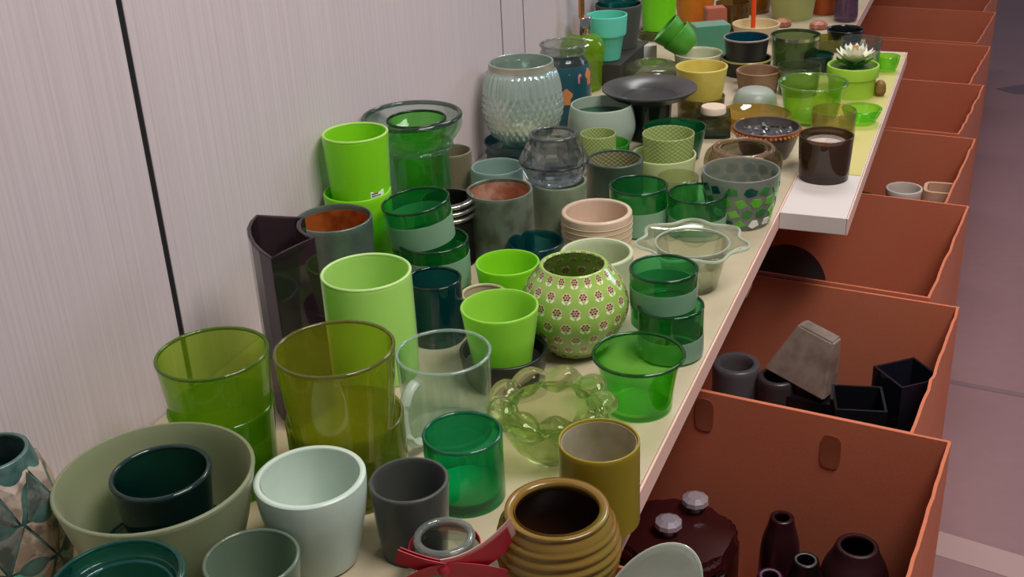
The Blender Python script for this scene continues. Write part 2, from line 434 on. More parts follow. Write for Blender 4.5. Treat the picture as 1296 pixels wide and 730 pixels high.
# dark green domed lid at the bottom edge
x, y, z, d, h = (-0.4087, 0.6265, 0.4700, 0.0738, 0.0280)
dome = [(d/2*r, h*q) for r, q in catmull([(1.0, 0.0), (1.0, 0.12), (0.93, 0.4), (0.74, 0.72), (0.42, 0.94), (0.2, 1.0)])]
e = link('glass_dome', revolve([(0, 0)] + dome + [(0, h)], 48), glass('#0d6a30', body=0.45), None, (x, y, z), True)
tag(e, 'dark green glass dome at the bottom edge of the picture', 'dome')
torus('rim', d/2, 0.0018, 0.002, glass('#0d6a30', body=0.45), e)
# clear jar with red ribbon
P = (-0.3712, 0.7004, 0.4700, 0.0517, 0.0491)
x, y, z, d, h = P
JSH = [(1.15, 0), (1.25, 0.02), (1.28, 0.3), (1.2, 0.6), (0.98, 0.8), (0.93, 0.9), (1, 1)]
e = pot('glass_jar', 'small clear glass jar tied with a red ribbon', 'jar', P, JSH, solid_glass('#cfd8d2', 0.6), 0.006, 0.008)
RIB = solid('#b81c34', 0.55, hex2='#a01528', scale=25); RIBIN = solid('#e3b2a6', 0.6)
def ribbon(name, path, width, mat, parent, th=0.0007):
    bm = bmesh.new(); rows = []
    n = len(path)
    for i, (p, wdir) in enumerate(path):
        p = Vector(p); wd = Vector(wdir).normalized()*width/2
        t = (Vector(path[min(i+1, n-1)][0]) - Vector(path[max(i-1, 0)][0])).normalized(); nn = t.cross(wd).normalized()*th
        rows.append([bm.verts.new(p-wd), bm.verts.new(p+wd), bm.verts.new(p+wd+nn), bm.verts.new(p-wd+nn)])
    for A, B in zip(rows[:-1], rows[1:]):
        for k in range(4): bm.faces.new((A[k], A[(k+1) % 4], B[(k+1) % 4], B[k]))
    bm.faces.new(rows[0][::-1]); bm.faces.new(rows[-1])
    return link(name, bm_mesh(bm, 'ribbon'), mat, parent, None, True)
rj = radius_at(JSH, d, h, h*0.70) + 0.0012
torus('rim', d/2-0.003, 0.0034, h-0.0015, glass('#cfd8d6', body=0.25), e)
rb = link('ribbon_band', revolve([(rj, h*0.66), (rj+0.0008, h*0.66), (rj+0.0008, h*0.82), (rj, h*0.82)], 48, closed=True), RIB, e, None, True); rb['label'] = 'red ribbon tied round the neck'
front = Vector((0.42, -0.9, 0)).normalized(); side = Vector((0.9, 0.42, 0)).normalized()
k0 = front*(rj+0.004) + Vector((0, 0, h*0.93))
def loop(sgn, up, L):
    pts = []
    for i in range(15):
        t = i/14; a = t*2*PI*0.98
        q = k0 + side*sgn*(L*0.5*(1-math.cos(a))) + Vector((0, 0, up*math.sin(a)*0.5 + 0.006*math.sin(PI*t))) + front*(0.008*math.sin(a/2))
        pts.append((q, front*0.55 + Vector((0, 0, 0.8))))
    return pts
def tail(sgn, L, rise, drop):
    return [(k0 + side*sgn*L*t + front*(0.006 - 0.004*t) + Vector((0, 0, rise*t*t - drop*t)), Vector((-0.25*sgn, 0, 1)) + front*0.35) for t in [i/10 for i in range(11)]]
ribbon('ribbon_loop', tail(-1, 0.038, 0.008, -0.006), 0.021, RIB, e)
ribbon('ribbon_loop', [(p + front*-0.004, wd) for p, wd in tail(-1, 0.036, 0.006, -0.008)], 0.018, RIB, e)
ribbon('ribbon_loop', tail(1, 0.055, 0.030, 0.004), 0.022, RIB, e)
ribbon('ribbon_tail', [(p + front*-0.0012, wd) for p, wd in tail(1, 0.058, 0.034, 0.001)], 0.026, RIBIN, e)
ribbon('ribbon_tail', tail(1, 0.060, -0.012, 0.006), 0.020, RIB, e)
ribbon('ribbon_tail', tail(-1, 0.040, -0.014, 0.004), 0.018, RIB, e)
link('ribbon_knot', revolve(catmull([(0, -0.007), (0.004, -0.006), (0.006, 0), (0.004, 0.006), (0, 0.007)]), 16), RIB, e, k0 + front*0.004, True)

# ribbed amber pottery jar
P = (-0.2811, 0.7320, 0.4700, 0.0872, 0.0767)
SH = [(0.74, 0), (0.82, 0.02), (1.06, 0.2), (1.19, 0.45), (1.17, 0.65), (1.06, 0.86), (0.98, 0.95), (1, 1)]
def ribs(r, z, a, i):
    q = 0.0013*math.sin(z*2*PI/0.0085 + 0.5*math.sin(a*2)) if (P[4]*0.1 < z < P[4]*0.86 and i < 60) else 0
    return ((r+q)*math.cos(a), (r+q)*math.sin(a), z)
e = empty('pottery_jar', P[:3], 'amber brown ribbed pottery jar in the front row', 'jar')
fine = catmull(SH, 9)
pr = shell([(r*P[3]/2, q*P[4]) for r, q in fine], 0.008, 0.008, 0.006)
link('body', revolve(pr, 72, mod=ribs), solid('#7d6028', 0.16, hex2='#6a7028', scale=16, lo=0.5, hi=0.75), e, None, True, 70)
inn = [(max(r*P[3]/2-0.0086, 0.002), q*P[4]) for r, q in fine if 0.14 < q < 0.9]
o = link('inner_glaze', revolve(inn + [(r-0.0006, q) for r, q in inn[::-1]], 56, closed=True), solid('#2a1508', 0.35), e, None, True); o['label'] = 'dark brown inner glaze'
disc('inner_floor', inn[0][0], 0.0095, solid('#241206', 0.4), e, 0.0006)

# oval pale dish leaning in front of the pottery jar
def oval_dish():
    me = revolve(shell([(r*0.04, q*0.012) for r, q in catmull([(0.2, 0), (0.5, 0.1), (0.85, 0.55), (1, 1)])], 0.002, 0.002), 48, mod=lambda r, z, a, i: (r*math.cos(a)*1.55, r*math.sin(a)*0.82, z + 0.1*(r*math.cos(a))**2*3))
    return link('oval_dish', me, frost('#dfe5d8', 0.1, 0.15), None, None, True)
o = oval_dish(); o.location = (-0.1911, 0.6968, 0.5040); o.rotation_euler = (math.radians(62), math.radians(-58), math.radians(25))
tag(o, 'pale milky oval glass dish leaning upright in front of the amber jar', 'dish')

P = (-0.4072, 0.8220, 0.4700, 0.0749, 0.0702)
e = pot('tumbler', 'emerald green straight tumbler in front of the clear mug', 'tumbler', P, CYL, glass('#18b872', body=0.14), 0.003, 0.010, rim='#2a8a64')
disc('lit_base_disc', P[3]/2-0.0045, 0.0105, frost('#2fd492', 0.05), e, 0.001, 'bright disc painting the light in the glass base')  # brighter disc paints the light gathered in the tumbler's base
P = (-0.2757, 0.8276, 0.4700, 0.0729, 0.0849)
e = pot('votive_holder', 'golden olive frosted votive cylinder with a silvery inside, beside the amber jar', 'votive holder', P, CYL, frost('#b3a02c', 0.12, 0.3), 0.0022, 0.006)
il = [(P[3]/2-0.0028, P[4]*0.1), (P[3]/2-0.0028, P[4]*0.97)]
o = link('inner_lining', revolve(il + [(r-0.0004, q) for r, q in il[::-1]], 56, closed=True), solid('#bcb49c', 0.4, 0.25, hex2='#a39a78', scale=30), e, None, True); o['label'] = 'silvery inner lining'

# clear bowl with scalloped rope rim
def rope_bowl():
    x, y, z, d, h = (-0.3535, 0.9160, 0.4700, 0.1057, 0.0591)
    G = solid_glass('#e2f0c0', 0.5)
    e = empty('glass_bowl', (x, y, z), 'clear thick glass bowl with a scalloped rope rim', 'bowl')
    sh = [(0.5, 0), (0.56, 0.03), (0.78, 0.3), (0.95, 0.65), (0.96, 0.9), (0.92, 1)]
    pot('bowl_body', None, None, (0, 0, 0, d, h*0.92), sh, G, 0.006, 0.012, parent=e)
    n = 9; R = d/2*0.95
    def mod(r, z_, a, i):
        ph = 2*PI*i/16; l = abs(math.sin(n*a/2 + 0.5*math.sin(ph)))
        m = 0.0065 + 0.0098*l
        rr = R + m*math.cos(ph); return (rr*math.cos(a), rr*math.sin(a), h*0.92 + 0.002 + m*0.9*math.sin(ph))
    link('scalloped_rim', revolve([(R, 0)]*16, 160, closed=True, mod=mod), G, e, None, True, 80)
rope_bowl()

pot('flared_glass', 'bright green flared glass tumbler near the board edge', 'tumbler', (-0.2974, 1.0278, 0.4700, 0.0975, 0.0635), [(0.68, 0), (0.73, 0.015), (0.745, 0.08), (0.78, 0.4), (0.86, 0.75), (1, 1)], glass('#5fdc38', body=0.07), 0.003, 0.009, rim='#1d6a1c', rr=0.0021)
P = (-0.4703, 0.9204, 0.4700, 0.0973, 0.0948)
e = pot('glass_mug', 'clear pale teal glass mug with a side handle', 'mug', P, taper(0.93), glass('#c9e0d4', body=0.02), 0.003, 0.008)
torus('rim', P[3]/2-0.0015, 0.0017, P[4]-0.001, glass('#d9ece4', body=0.3), e)
hp = []
ha = math.radians(258)
for i in range(17):
    a = PI*i/16
    rr = P[3]/2*0.95 + 0.024*math.sin(a); zz = P[4]*0.5 + 0.034*math.cos(a)
    hp.append((rr*math.cos(ha), rr*math.sin(ha), zz))
o = link('handle', tube_mesh(hp, 0.0045, 10, flat=1.4), frost('#dfe9da', 0.3), e, None, True); o['label'] = 'rounded clear glass handle'

OL = glass('#c2c83a', body=0.16)
pot('tumbler', 'lower olive green tumbler of the nested pair in front', 'tumbler', (-0.5214, 0.8051, 0.4700, 0.1124, 0.0787), CYL, glass('#98a33a', body=0.2), 0.003, 0.007)
pot('tumbler', 'upper olive green tumbler of the nested pair, with wide bright rim', 'tumbler', (-0.5162, 0.7938, 0.5250, 0.1107, 0.1019), taper(0.84), OL, 0.003, 0.008, rim='#8a8a3a')
P = (-0.6051, 1.0127, 0.4700, 0.1005, 0.1256)
e = pot('tumbler', 'tall pale lime frosted tumbler behind the olive pair', 'tumbler', P, CYL, frost('#c8ee86', 0.10), 0.003, 0.007)
torus('rim', P[3]/2-0.0015, 0.0019, P[4]-0.0012, frost('#e0f7b0', 0.1), e)

# aubergine prism vase with one hollowed side
def prism_vase():
    H_ = 0.20
    c = (-0.6444, 0.9195, 0.6700); px = [(-0.6249, 0.8695, 0.6700), (-0.6100, 0.9291, 0.6700), (-0.6379, 0.9475, 0.6700), (-0.6503, 0.9759, 0.6700), (-0.7063, 0.9677, 0.6700), (-0.6827, 0.9153, 0.6700)]
    pts = [(p[0]-c[0], p[1]-c[1]) for p in px]
    fine = []
    for i in range(len(pts)):
        a, b = pts[i], pts[(i+1) % len(pts)]
        fine.append(a)
        for t in (0.33, 0.66):
            m = Vector((a[0]+(b[0]-a[0])*t, a[1]+(b[1]-a[1])*t))
            e = Vector((b[0]-a[0], b[1]-a[1])); nrm = Vector((e.y, -e.x)).normalized()
            bulge = {0: 0.0, 1: -0.002, 2: -0.002, 3: 0.0, 4: 0.004, 5: 0.004}[i]
            fine.append(tuple(m + nrm*bulge))
    o = link('prism_vase', hollow_prism(fine, 0.0045, H_, 0.012), glass('#3d2b33', body=0.55), None, (c[0], c[1], T))
    tag(o, 'tall dark aubergine prism vase with a hollowed side, by the wall', 'vase')
    bv = o.modifiers.new('round', 'BEVEL'); bv.width = 0.0012; bv.segments = 2
prism_vase()

GL = glass('#aed23a', body=0.18)
pot('tumbler', 'lower green tumbler of the nested pair beside the wall seam', 'tumbler', (-0.6349, 0.7695, 0.4700, 0.1009, 0.0908), taper(0.86), glass('#86bd34', body=0.22), 0.003, 0.007)
pot('tumbler', 'upper yellow-green tumbler of the nested pair beside the wall seam', 'tumbler', (-0.6445, 0.7817, 0.5200, 0.1070, 0.0878), taper(0.85), GL, 0.003, 0.008, rim='#6f8f2a')

# copper lined pot
P = (-0.7102, 1.1267, 0.4700, 0.0942, 0.1338)
def lined(name, label, P, shape, outer, inner, ilabel, wall=0.003, cat='votive holder', lip=None):
    e = pot(name, label, cat, P, shape, outer, wall, 0.006, lip=lip)
    fine = [(r, q) for r, q in scaled(shape, P[3], P[4]) if 0.1*P[4] < q < 0.985*P[4]]
    o1 = [(r-wall-0.0003, q) for r, q in fine]
    o = link('inner_lining', revolve(o1 + [(r-0.0005, q) for r, q in o1[::-1]], 56, closed=True), inner, e, None, True); o['label'] = ilabel
    disc('inner_floor', o1[0][0]-0.001, o1[0][1], inner, e, 0.0006)
    return e
COPPER = solid('#b5622a', 0.35, 0.45, hex2='#8a3f17', scale=45)
lined('metallic_pot', 'grey-teal metallic pot with a copper orange inside, by the wall', P, taper(0.9), solid('#6e7a70', 0.35, 0.5, hex2='#54655c', scale=20), COPPER, 'copper orange inner leaf')

# lime stack with price label
LIME = frost('#9fe628', 0.08)
P = (-0.7352, 1.2311, 0.4700, 0.0884, 0.1290)
pot('tumbler', 'lower lime green tumbler of the stack by the wall', 'tumbler', P, taper(0.92), LIME, 0.003, 0.007)
P = (-0.7357, 1.2418, 0.5760, 0.0850, 0.0978)
sh = taper(0.9)
PR = frost('#cdf07a', 0.1)
e = pot('tumbler', 'upper lime green tumbler with a small price label, by the wall', 'tumbler', P, sh, LIME, 0.003, 0.007)
torus('rim', P[3]/2-0.0015, 0.0019, P[4]-0.0012, PR, e)
o = link('price_label', wrap_tile([(-0.010, 0.0), (0.010, 0.0), (0.010, 0.012), (-0.010, 0.012)], lambda q: radius_at(sh, P[3], P[4], q), math.radians(-28), P[4]*0.16, 0.0006), solid('#e8e6dc', 0.6), e); o['label'] = 'white price label with printed text'
for kk in range(3):
    link('print_line', wrap_tile([(-0.0085, 0), (0.0085 - 0.004*kk, 0), (0.0085 - 0.004*kk, 0.0015), (-0.0085, 0.0015)], lambda q: radius_at(sh, P[3], P[4], q) + 0.0006, math.radians(-28), P[4]*0.16 + 0.0025 + 0.003*kk, 0.0003), solid('#5c4a48', 0.7), o)

# thick clear hurricane with a green votive inside
P = (-0.7147, 1.3616, 0.5320, 0.1359, 0.1304)
x, y, z, d, h = P
e = empty('glass_hurricane', (x, y, z), 'heavy clear glass jar with a wide ringed rim holding a green votive', 'jar')
G = solid_glass('#dcebe4', 0.6)
pot('jar_body', None, None, (0, 0, 0, d, h), [(0.62, 0), (0.68, 0.02), (0.70, 0.2), (0.69, 0.5), (0.74, 0.66), (0.9, 0.78), (1, 0.88), (1, 1)], G, 0.006, 0.012, parent=e)
torus('rim_ring', d/2*0.975, 0.0032, h-0.002, glass('#5d6f68', body=0.1), e)
torus('shoulder_ring', d/2*0.76, 0.003, h*0.66, glass('#a9c4b8', body=0.05), e)
pot('green_votive', 'bright green glass votive inside the heavy clear jar', 'votive holder', (-0.7210, 1.3867, 0.5445, 0.0835, 0.1043), taper(0.86), glass('#5cd83c', body=0.08), 0.0028, 0.007, rim='#1a3a1c', rr=0.002)
pot('glass_dish', 'dark teal glass dish under the heavy clear jar', 'dish', (x, y, T, 0.105, 0.0615), CYL, glass('#0d4a48', body=0.4), 0.012, 0.055)

GREEN = glass('#2fb45a', body=0.10)
GBAND = frost('#aacbb0', 0.25)
def banded(label, P, za=0.15, zb=0.62, rot=(0, 0, 0), mat=None, shape=CYL, bmat=None):
    e = pot('votive_holder', label, 'votive holder', P, shape, mat or GREEN, 0.003, 0.009, rot=rot, rim='#1f5a38')
    band('frosted_band', e, shape, P[3], P[4], za, zb, bmat or GBAND, label='frosted band round the lower part')
    return e
banded('lower green votive with a frosted band under a tilted one, beside the dark candle', (-0.6127, 1.1957, 0.4700, 0.0891, 0.0874), 0.36, 0.80)
banded('tilted upper green votive with a frosted band on top of another', (-0.6286, 1.2056, 0.5280, 0.0867, 0.0781), 0.34, 0.74, rot=(math.radians(4), math.radians(-5), 0), shape=taper(0.93))
pot('tumbler', 'dark teal tumbler in front of the stacked green votives', 'tumbler', (-0.5710, 1.1083, 0.4700, 0.0653, 0.0784), CYL, glass('#0f5a60', body=0.3), 0.003, 0.008, rim='#0a3a3a')
P = (-0.6482, 1.3172, 0.4700, 0.0661, 0.0958)
e = pot('candle_jar', 'black candle jar with silver ring rims behind the stacked green votives', 'candle jar', P, CYL, solid('#141312', 0.3), 0.003, 0.01)
for q in (0.0, 0.010, 0.02): torus('metal_ring', P[3]/2+0.0015, 0.003, P[4]-0.004-q, solid('#a59f93', 0.25, 0.9), e)
pot('votive_holder', 'brownish grey frosted votive between the heavy jar and the frosted blue glass', 'votive holder', (-0.7284, 1.5053, 0.4700, 0.0620, 0.0930), CYL, frost('#8a8468', 0.12), 0.003, 0.007)
pot('tumbler', 'pale blue-grey frosted tumbler below the beaded vase', 'tumbler', (-0.6510, 1.4971, 0.4700, 0.0774, 0.0774), CYL, frost('#9db8ae', 0.22), 0.0026, 0.006)
P = (-0.5893, 1.3592, 0.4700, 0.0903, 0.0975)
lined('votive_holder', 'antiqued grey-green votive with a coppery inside', P, CYL, frost('#7d8876', 0.08, mottled='#5f6650'), solid('#a8684a', 0.4, 0.3, hex2='#caa08a', scale=60), 'rosy copper inner lining', lip=0.002)

# beaded iridescent vase standing in a teal glass
pot('glass_dish', 'dark teal ridged glass pot under the beaded vase', 'dish', (-0.7130, 1.7363, 0.4700, 0.1175, 0.0376), [(0.86, 0), (0.92, 0.02), (0.94, 0.2), (0.90, 0.35), (0.97, 0.5), (0.93, 0.7), (1, 1)], glass('#0b5560', body=0.35), 0.003, 0.028)
P = (-0.7076, 1.7488, 0.5020, 0.1069, 0.1368)
SHB = [(0.7, 0), (0.78, 0.02), (1.02, 0.14), (1.22, 0.36), (1.23, 0.55), (1.14, 0.78), (1.02, 0.92), (1, 1)]
def bead(r, z, a, i):
    if i > 46 or z < 0.06*P[4] or z > 0.9*P[4]: return (r*math.cos(a), r*math.sin(a), z)
    t = z/P[4]; nn = 34
    if t > 0.62: q = 0.0026*(0.5+0.5*math.cos(nn*a))
    else:
        row = t*13; st = PI*(int(row) % 2)
        q = 0.0034*max(0, math.cos(nn*a+st))*abs(math.sin(PI*row))
    return ((r+q)*math.cos(a), (r+q)*math.sin(a), z)
k = N('iridescent_glass')
lw = k.n('LayerWeight', {'Blend': 0.5}).outputs['Facing']
cc = k.mixrgb(k.noise(18, 4, k.obj()), S('#dfe4da'), S('#a9c8bc'))
pb = k.n('BsdfPrincipled', {'Base Color': cc, 'Roughness': 0.14, 'Metallic': 0.55, 'Specular IOR Level': 0.8}).outputs[0]
IRID = k.done(k.mixsh(0.25, pb, k.n('BsdfTransparent', {0: (0.85, 0.93, 0.9, 1)}).outputs[0]))
e = empty('beaded_vase', P[:3], 'round iridescent beaded glass vase by the wall', 'vase')
link('body', revolve(shell([(r*P[3]/2, q*P[4]) for r, q in catmull(SHB, 8)], 0.003, 0.006), 204, mod=bead), IRID, e, None, True, 80)
band('neck', e, SHB, P[3], P[4], 0.93, 0.995, solid('#b8a494', 0.3, 0.3, hex2='#8f9c86', scale=40), label='pinkish antiqued neck')

# printed gingerbread jar
P = (-0.7079, 1.9547, 0.4700, 0.0855, 0.1497)
x, y, z, d, h = P
SHJ = [(0.95, 0), (1.05, 0.02), (1.14, 0.1), (1.16, 0.45), (1.14, 0.66), (1.0, 0.8), (0.92, 0.84), (0.92, 0.93), (0.95, 1)]
e = empty('printed_jar', (x, y, z), 'screw-top jar printed with gingerbread men and candy canes', 'jar')
pot('glass_body', None, None, (0, 0, 0, d, h), SHJ, glass('#c7cfc9', body=0.04), 0.003, 0.006, parent=e)
band('printed_wrap', e, SHJ, d, h, 0.04, 0.76, solid('#1d4a52', 0.3), label='dark teal printed wrap')
torus('thread_ring', d/2*0.95, 0.0022, h*0.985, glass('#b5bcb6', body=0.15), e)
torus('thread_ring', d/2*0.94, 0.0018, h*0.89, glass('#b5bcb6', body=0.15), e)
Rj = lambda q: radius_at(SHJ, d, h, min(max(q, 0), h)) + 0.0006
man = []
for i in range(40):
    a = 2*PI*i/40
    r = 0.0065 + 0.0045*max(0, math.cos(a-PI/2))**3 + 0.0055*(max(0, math.cos(a-0.25))**8 + max(0, math.cos(a-PI+0.25))**8 + max(0, math.cos(a+1.1))**8 + max(0, math.cos(a+PI-1.1))**8)
    man.append((r*math.cos(a), r*math.sin(a)*1.35))
cane = [(-0.002, -0.008), (0.001, -0.008), (0.001, 0.004), (0.003, 0.006), (0.005, 0.004), (0.006, 0.005), (0.004, 0.009), (0.0, 0.008), (-0.002, 0.004)]
GB = solid('#c07a45', 0.5); CN = solid('#d2707a', 0.5)
for i in range(6):
    a = math.radians(-125 + 60*i)
    zc = h*(0.42 if i % 2 else 0.62)
    o = link('gingerbread_print', wrap_tile(man, Rj, a, zc, 0.0004), GB, e)
    link('cane_print', wrap_tile(cane, Rj, a + 0.5, h*(0.62 if i % 2 else 0.36), 0.0004), CN, e)
for i in range(36):
    a = random.uniform(0, 2*PI); zc = random.uniform(0.1, 0.72)*h
    link('snow_dot', wrap_tile([(0.0008*math.cos(q), 0.0008*math.sin(q)) for q in (0, 1.26, 2.5, 3.77, 5.0)], Rj, a, zc, 0.0004), solid('#cfd6d2', 0.5), e)

# soap dispenser with chrome cap behind the printed jar
x, y, z = (-0.7480, 2.1803, 0.4700)
e = empty('pump_bottle', (x, y, z), 'green glass pump bottle with a chrome cap behind the printed jar', 'bottle')
link('glass_body', revolve([(0, 0)] + [(r, q) for r, q in catmull([(0.034, 0), (0.038, 0.003), (0.040, 0.04), (0.045, 0.072), (0.044, 0.092), (0.034, 0.106), (0.016, 0.112)])] + [(0, 0.112)], 40), glass('#a4d41e', body=0.4), e, None, True)
CHROME = solid('#d8d2cc', 0.12, 1.0)
link('cap', revolve([(0, 0.111), (0.019, 0.111), (0.0195, 0.113), (0.0195, 0.144), (0.0185, 0.146), (0, 0.146)], 40), CHROME, e, None, True, 35)
o = link('pump_stem', revolve([(0, 0.145), (0.006, 0.145), (0.006, 0.20), (0.009, 0.203), (0.009, 0.215), (0, 0.217)], 24), solid('#c98a54', 0.2, 0.9), e, None, True, 35); o['label'] = 'copper coloured pump stem'

# turquoise flower pot
P = (-0.7179, 2.2493, 0.5160, 0.0831, 0.0907)
e = pot('flower_pot', 'turquoise plastic flower pot beside the pump bottle', 'flower pot', P, [(0.60, 0), (0.64, 0.01), (0.82, 0.52), (0.85, 0.53), (0.93, 0.56), (0.94, 0.6), (1, 0.97), (1, 1)], solid('#5fc9b0', 0.4), 0.003, 0.006, smooth=False)
P = (-0.7257, 2.3562, 0.5160, 0.0997, 0.0904)
pot('bucket', 'dark grey tall bucket-shaped pot behind the turquoise flower pot', 'pot', P, taper(0.78), solid('#474a45', 0.55), 0.004, 0.006)
P2 = (P[0], P[1], P[2]+P[4]-0.012, P[3]*0.94, 0.03)
pot('glass_dish', 'teal glass dish resting in the top of the dark grey bucket', 'dish', P2, [(0.6, 0), (0.66, 0.05), (0.9, 0.5), (1.04, 1)], glass('#1a7a78', body=0.25), 0.003, 0.006)
o = link('display_riser', box_mesh(0, 0.105, 0, 0.21, 0, 0.0455, 0.002), solid('#2e2a26', 0.6), None, (XW+0.003, 2.205, T)); tag(o, 'low black riser under the turquoise pot and grey bucket', 'riser')
# lime cup
P = (-0.7148, 2.6357, 0.4900, 0.0872, 0.1165)
pot('lime_cup', 'tall bright lime cup at the top edge beside the green bowls', 'cup', P, taper(0.86), solid('#72d40a', 0.35), 0.003, 0.006)
pot('glass_coaster', 'clear olive glass stand beneath the tall lime cup', 'stand', (P[0], P[1], T, P[3]*1.1, 0.0198), CYL, glass('#8a9a55', body=0.35), 0.008, 0.016)
# pale block
o = link('soap_block', box_mesh(-0.024, 0.024, -0.012, 0.012, 0, 0.042, 0.002), solid('#b9bdb4', 0.5, hex2='#d0b8a8', scale=40), None, (-0.6787, 2.3917, 0.4700)); o.rotation_euler = (0, 0, math.radians(28))
tag(o, 'pale grey stone block between the dark bucket and the clear dish', 'block')
# low clear dish, upside down
(x, y, z), d, h = (-0.6329, 2.2783, 0.4700), 0.130, 0.034
pr = [(d/2*r, h*q) for r, q in catmull([(1.0, 0), (0.99, 0.1), (0.95, 0.5), (0.85, 0.85), (0.65, 0.98), (0.3, 1.0)])]
e = link('glass_dish', revolve([(0, 0)] + pr + [(0, h)], 56), glass('#9aa37a', body=0.25), None, (x, y, z), True)
tag(e, 'clear olive glass dish turned upside down behind the black plate', 'dish')
torus('foot_ring', d*0.26, 0.002, h, glass('#b8bfa0', body=0.2), e)
# black plate on a clear stand
x, y, z, d, h = (-0.5334, 1.9104, 0.4700, 0.1651, 0.0908)
e = empty('candle_plate', (x, y, z), 'wide black glass plate on a clear stem', 'plate')
link('stem', revolve(shell([(r*d/2, q*h) for r, q in catmull([(0.44, 0), (0.47, 0.05), (0.46, 0.4), (0.48, 0.78)])], 0.003, 0.006), 48), glass('#7f8a80', body=0.1), e, None, True)
link('inner_cup', revolve(shell([(r*d/2, q*h) for r, q in catmull([(0.3, 0.08), (0.38, 0.12), (0.42, 0.5), (0.42, 0.72)])], 0.003, 0.004), 48), glass('#1b241f', body=0.6), e, None, True)
link('plate', revolve([(0, h*0.74), (0.56*d/2, h*0.75), (0.8*d/2, h*0.84), (d/2, h*0.97), (d/2*1.0, h), (0.97*d/2, h*1.0), (0.66*d/2, h*0.9), (0.56*d/2, h*0.82), (0, h*0.80)], 64), solid('#3a3a38', 0.3), e, None, True, 30)
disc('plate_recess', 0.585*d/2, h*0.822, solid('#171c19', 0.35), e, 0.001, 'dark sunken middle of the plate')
# yellow pot in a brown glass
P = (-0.4733, 2.0440, 0.4915, 0.0947, 0.0758)
pot('flower_pot', 'mustard yellow ceramic flower pot beside the black plate', 'flower pot', P, [(0.66, 0), (0.7, 0.02), (0.76, 0.1), (0.88, 0.5), (1, 1)], solid('#cdbb5c', 0.4, hex2='#c2ad4a', scale=25), 0.004, 0.006)
pot('votive_holder', 'brown glass votive under the yellow pot', 'votive holder', (P[0], P[1], T, 0.088, 0.042), taper(0.95), glass('#8a7a3a', body=0.35), 0.003, 0.021)
# cream pot holding two green bowls, plus teal box
P = (-0.5513, 2.3489, 0.4700, 0.1018, 0.0428)
pot('ceramic_pot', 'cream ceramic pot holding two tilted green bowls', 'pot', P, taper(0.85), solid('#bdbd9c', 0.45), 0.004, 0.006)
x, y = P[0], P[1]
for kk, (lb, off, zz) in enumerate((('lower of the two tilted green bowls', (-0.016, -0.004), 0.052), ('upper of the two tilted green bowls', (-0.042, 0.010), 0.062))):
    o = pot('bowl', lb + ', above the cream pot', 'bowl', (x+off[0], y+off[1], T+zz, 0.072, 0.042), [(0.5, 0), (0.6, 0.03), (0.85, 0.4), (1, 1)], solid('#3f8a22', 0.45, hex2='#4c9a2a', scale=20), 0.003, 0.005, rot=(math.radians(8), math.radians(-48), 0))
o = link('trinket_box', prism_mesh([(-0.03, -0.02), (0.03, -0.02), (0.03, 0.02), (-0.03, 0.02)], 0, 0.07, 0.001, 1.3), frost('#74b89a', 0.1), None, (-0.5600, 2.4919, 0.4700)); o.rotation_euler = (0, 0, math.radians(30))
tag(o, 'flared teal green frosted square box behind the tilted bowls', 'box')

# egg-shaped frosted bowl with green candle
P = (-0.5968, 1.8337, 0.4700, 0.1054, 0.0790)
SHE = [(0.7, 0), (0.78, 0.02), (0.98, 0.2), (1.1, 0.45), (1.08, 0.7), (1, 1)]
e = pot('egg_bowl', 'white frosted egg-shaped bowl with dark green inside', 'bowl', P, SHE, frost('#c6d2c4', 0.1), 0.003, 0.006)
o = disc('green_fill', radius_at(SHE, P[3], P[4], P[4]*0.72)-0.0034, P[4]*0.70, solid('#0d4a34', 0.3), e, 0.003); o['label'] = 'dark green wax fill'
def hatch(hexa, hexb, clear=0.1):
    k = N('crackle_lined_glass'); uv = k.uv()
    sx = k.n('SeparateXYZ', {0: uv}); U = sx.outputs[0]; V = sx.outputs[1]
    wob = k.math('MULTIPLY', k.noise(20, 2, k.obj()), 0.5)
    def lines(sgn):
        s = k.math('ADD', k.math('MULTIPLY', U, 26.0), k.math('MULTIPLY', V, 150.0*sgn)); s = k.math('ADD', s, wob)
        fr = k.math('ABSOLUTE', k.math('SUBTRACT', k.math('FRACT', s), 0.5)); return k.math('LESS_THAN', fr, 0.11)
    m = k.math('MAXIMUM', lines(1), lines(-1))
    c = k.mixrgb(m, S(hexa), S(hexb))
    df = k.n('BsdfDiffuse', {0: c}).outputs[0]; tl = k.n('BsdfTranslucent', {0: c}).outputs[0]
    sh = k.mixsh(clear, k.mixsh(0.4, df, tl), k.n('BsdfTransparent').outputs[0])
    gl = k.n('BsdfGlossy', {'Roughness': 0.2}).outputs[0]
    return k.done(k.mixsh(k.schlick(0.04), sh, gl))
CRK = hatch('#bfcf8a', '#8f9a58')
pot('glass_dish', 'bright green glass dish under the small hatched votive', 'dish', (-0.5469, 1.7105, 0.4700, 0.0715, 0.0536), taper(0.9), glass('#3fb52a', body=0.3), 0.003, 0.027)
pot('votive_holder', 'small pale hatched votive in a green dish beside the crystal votive', 'votive holder', (-0.5594, 1.7005, 0.4980, 0.0583, 0.0438), CYL, CRK, 0.0025, 0.005)
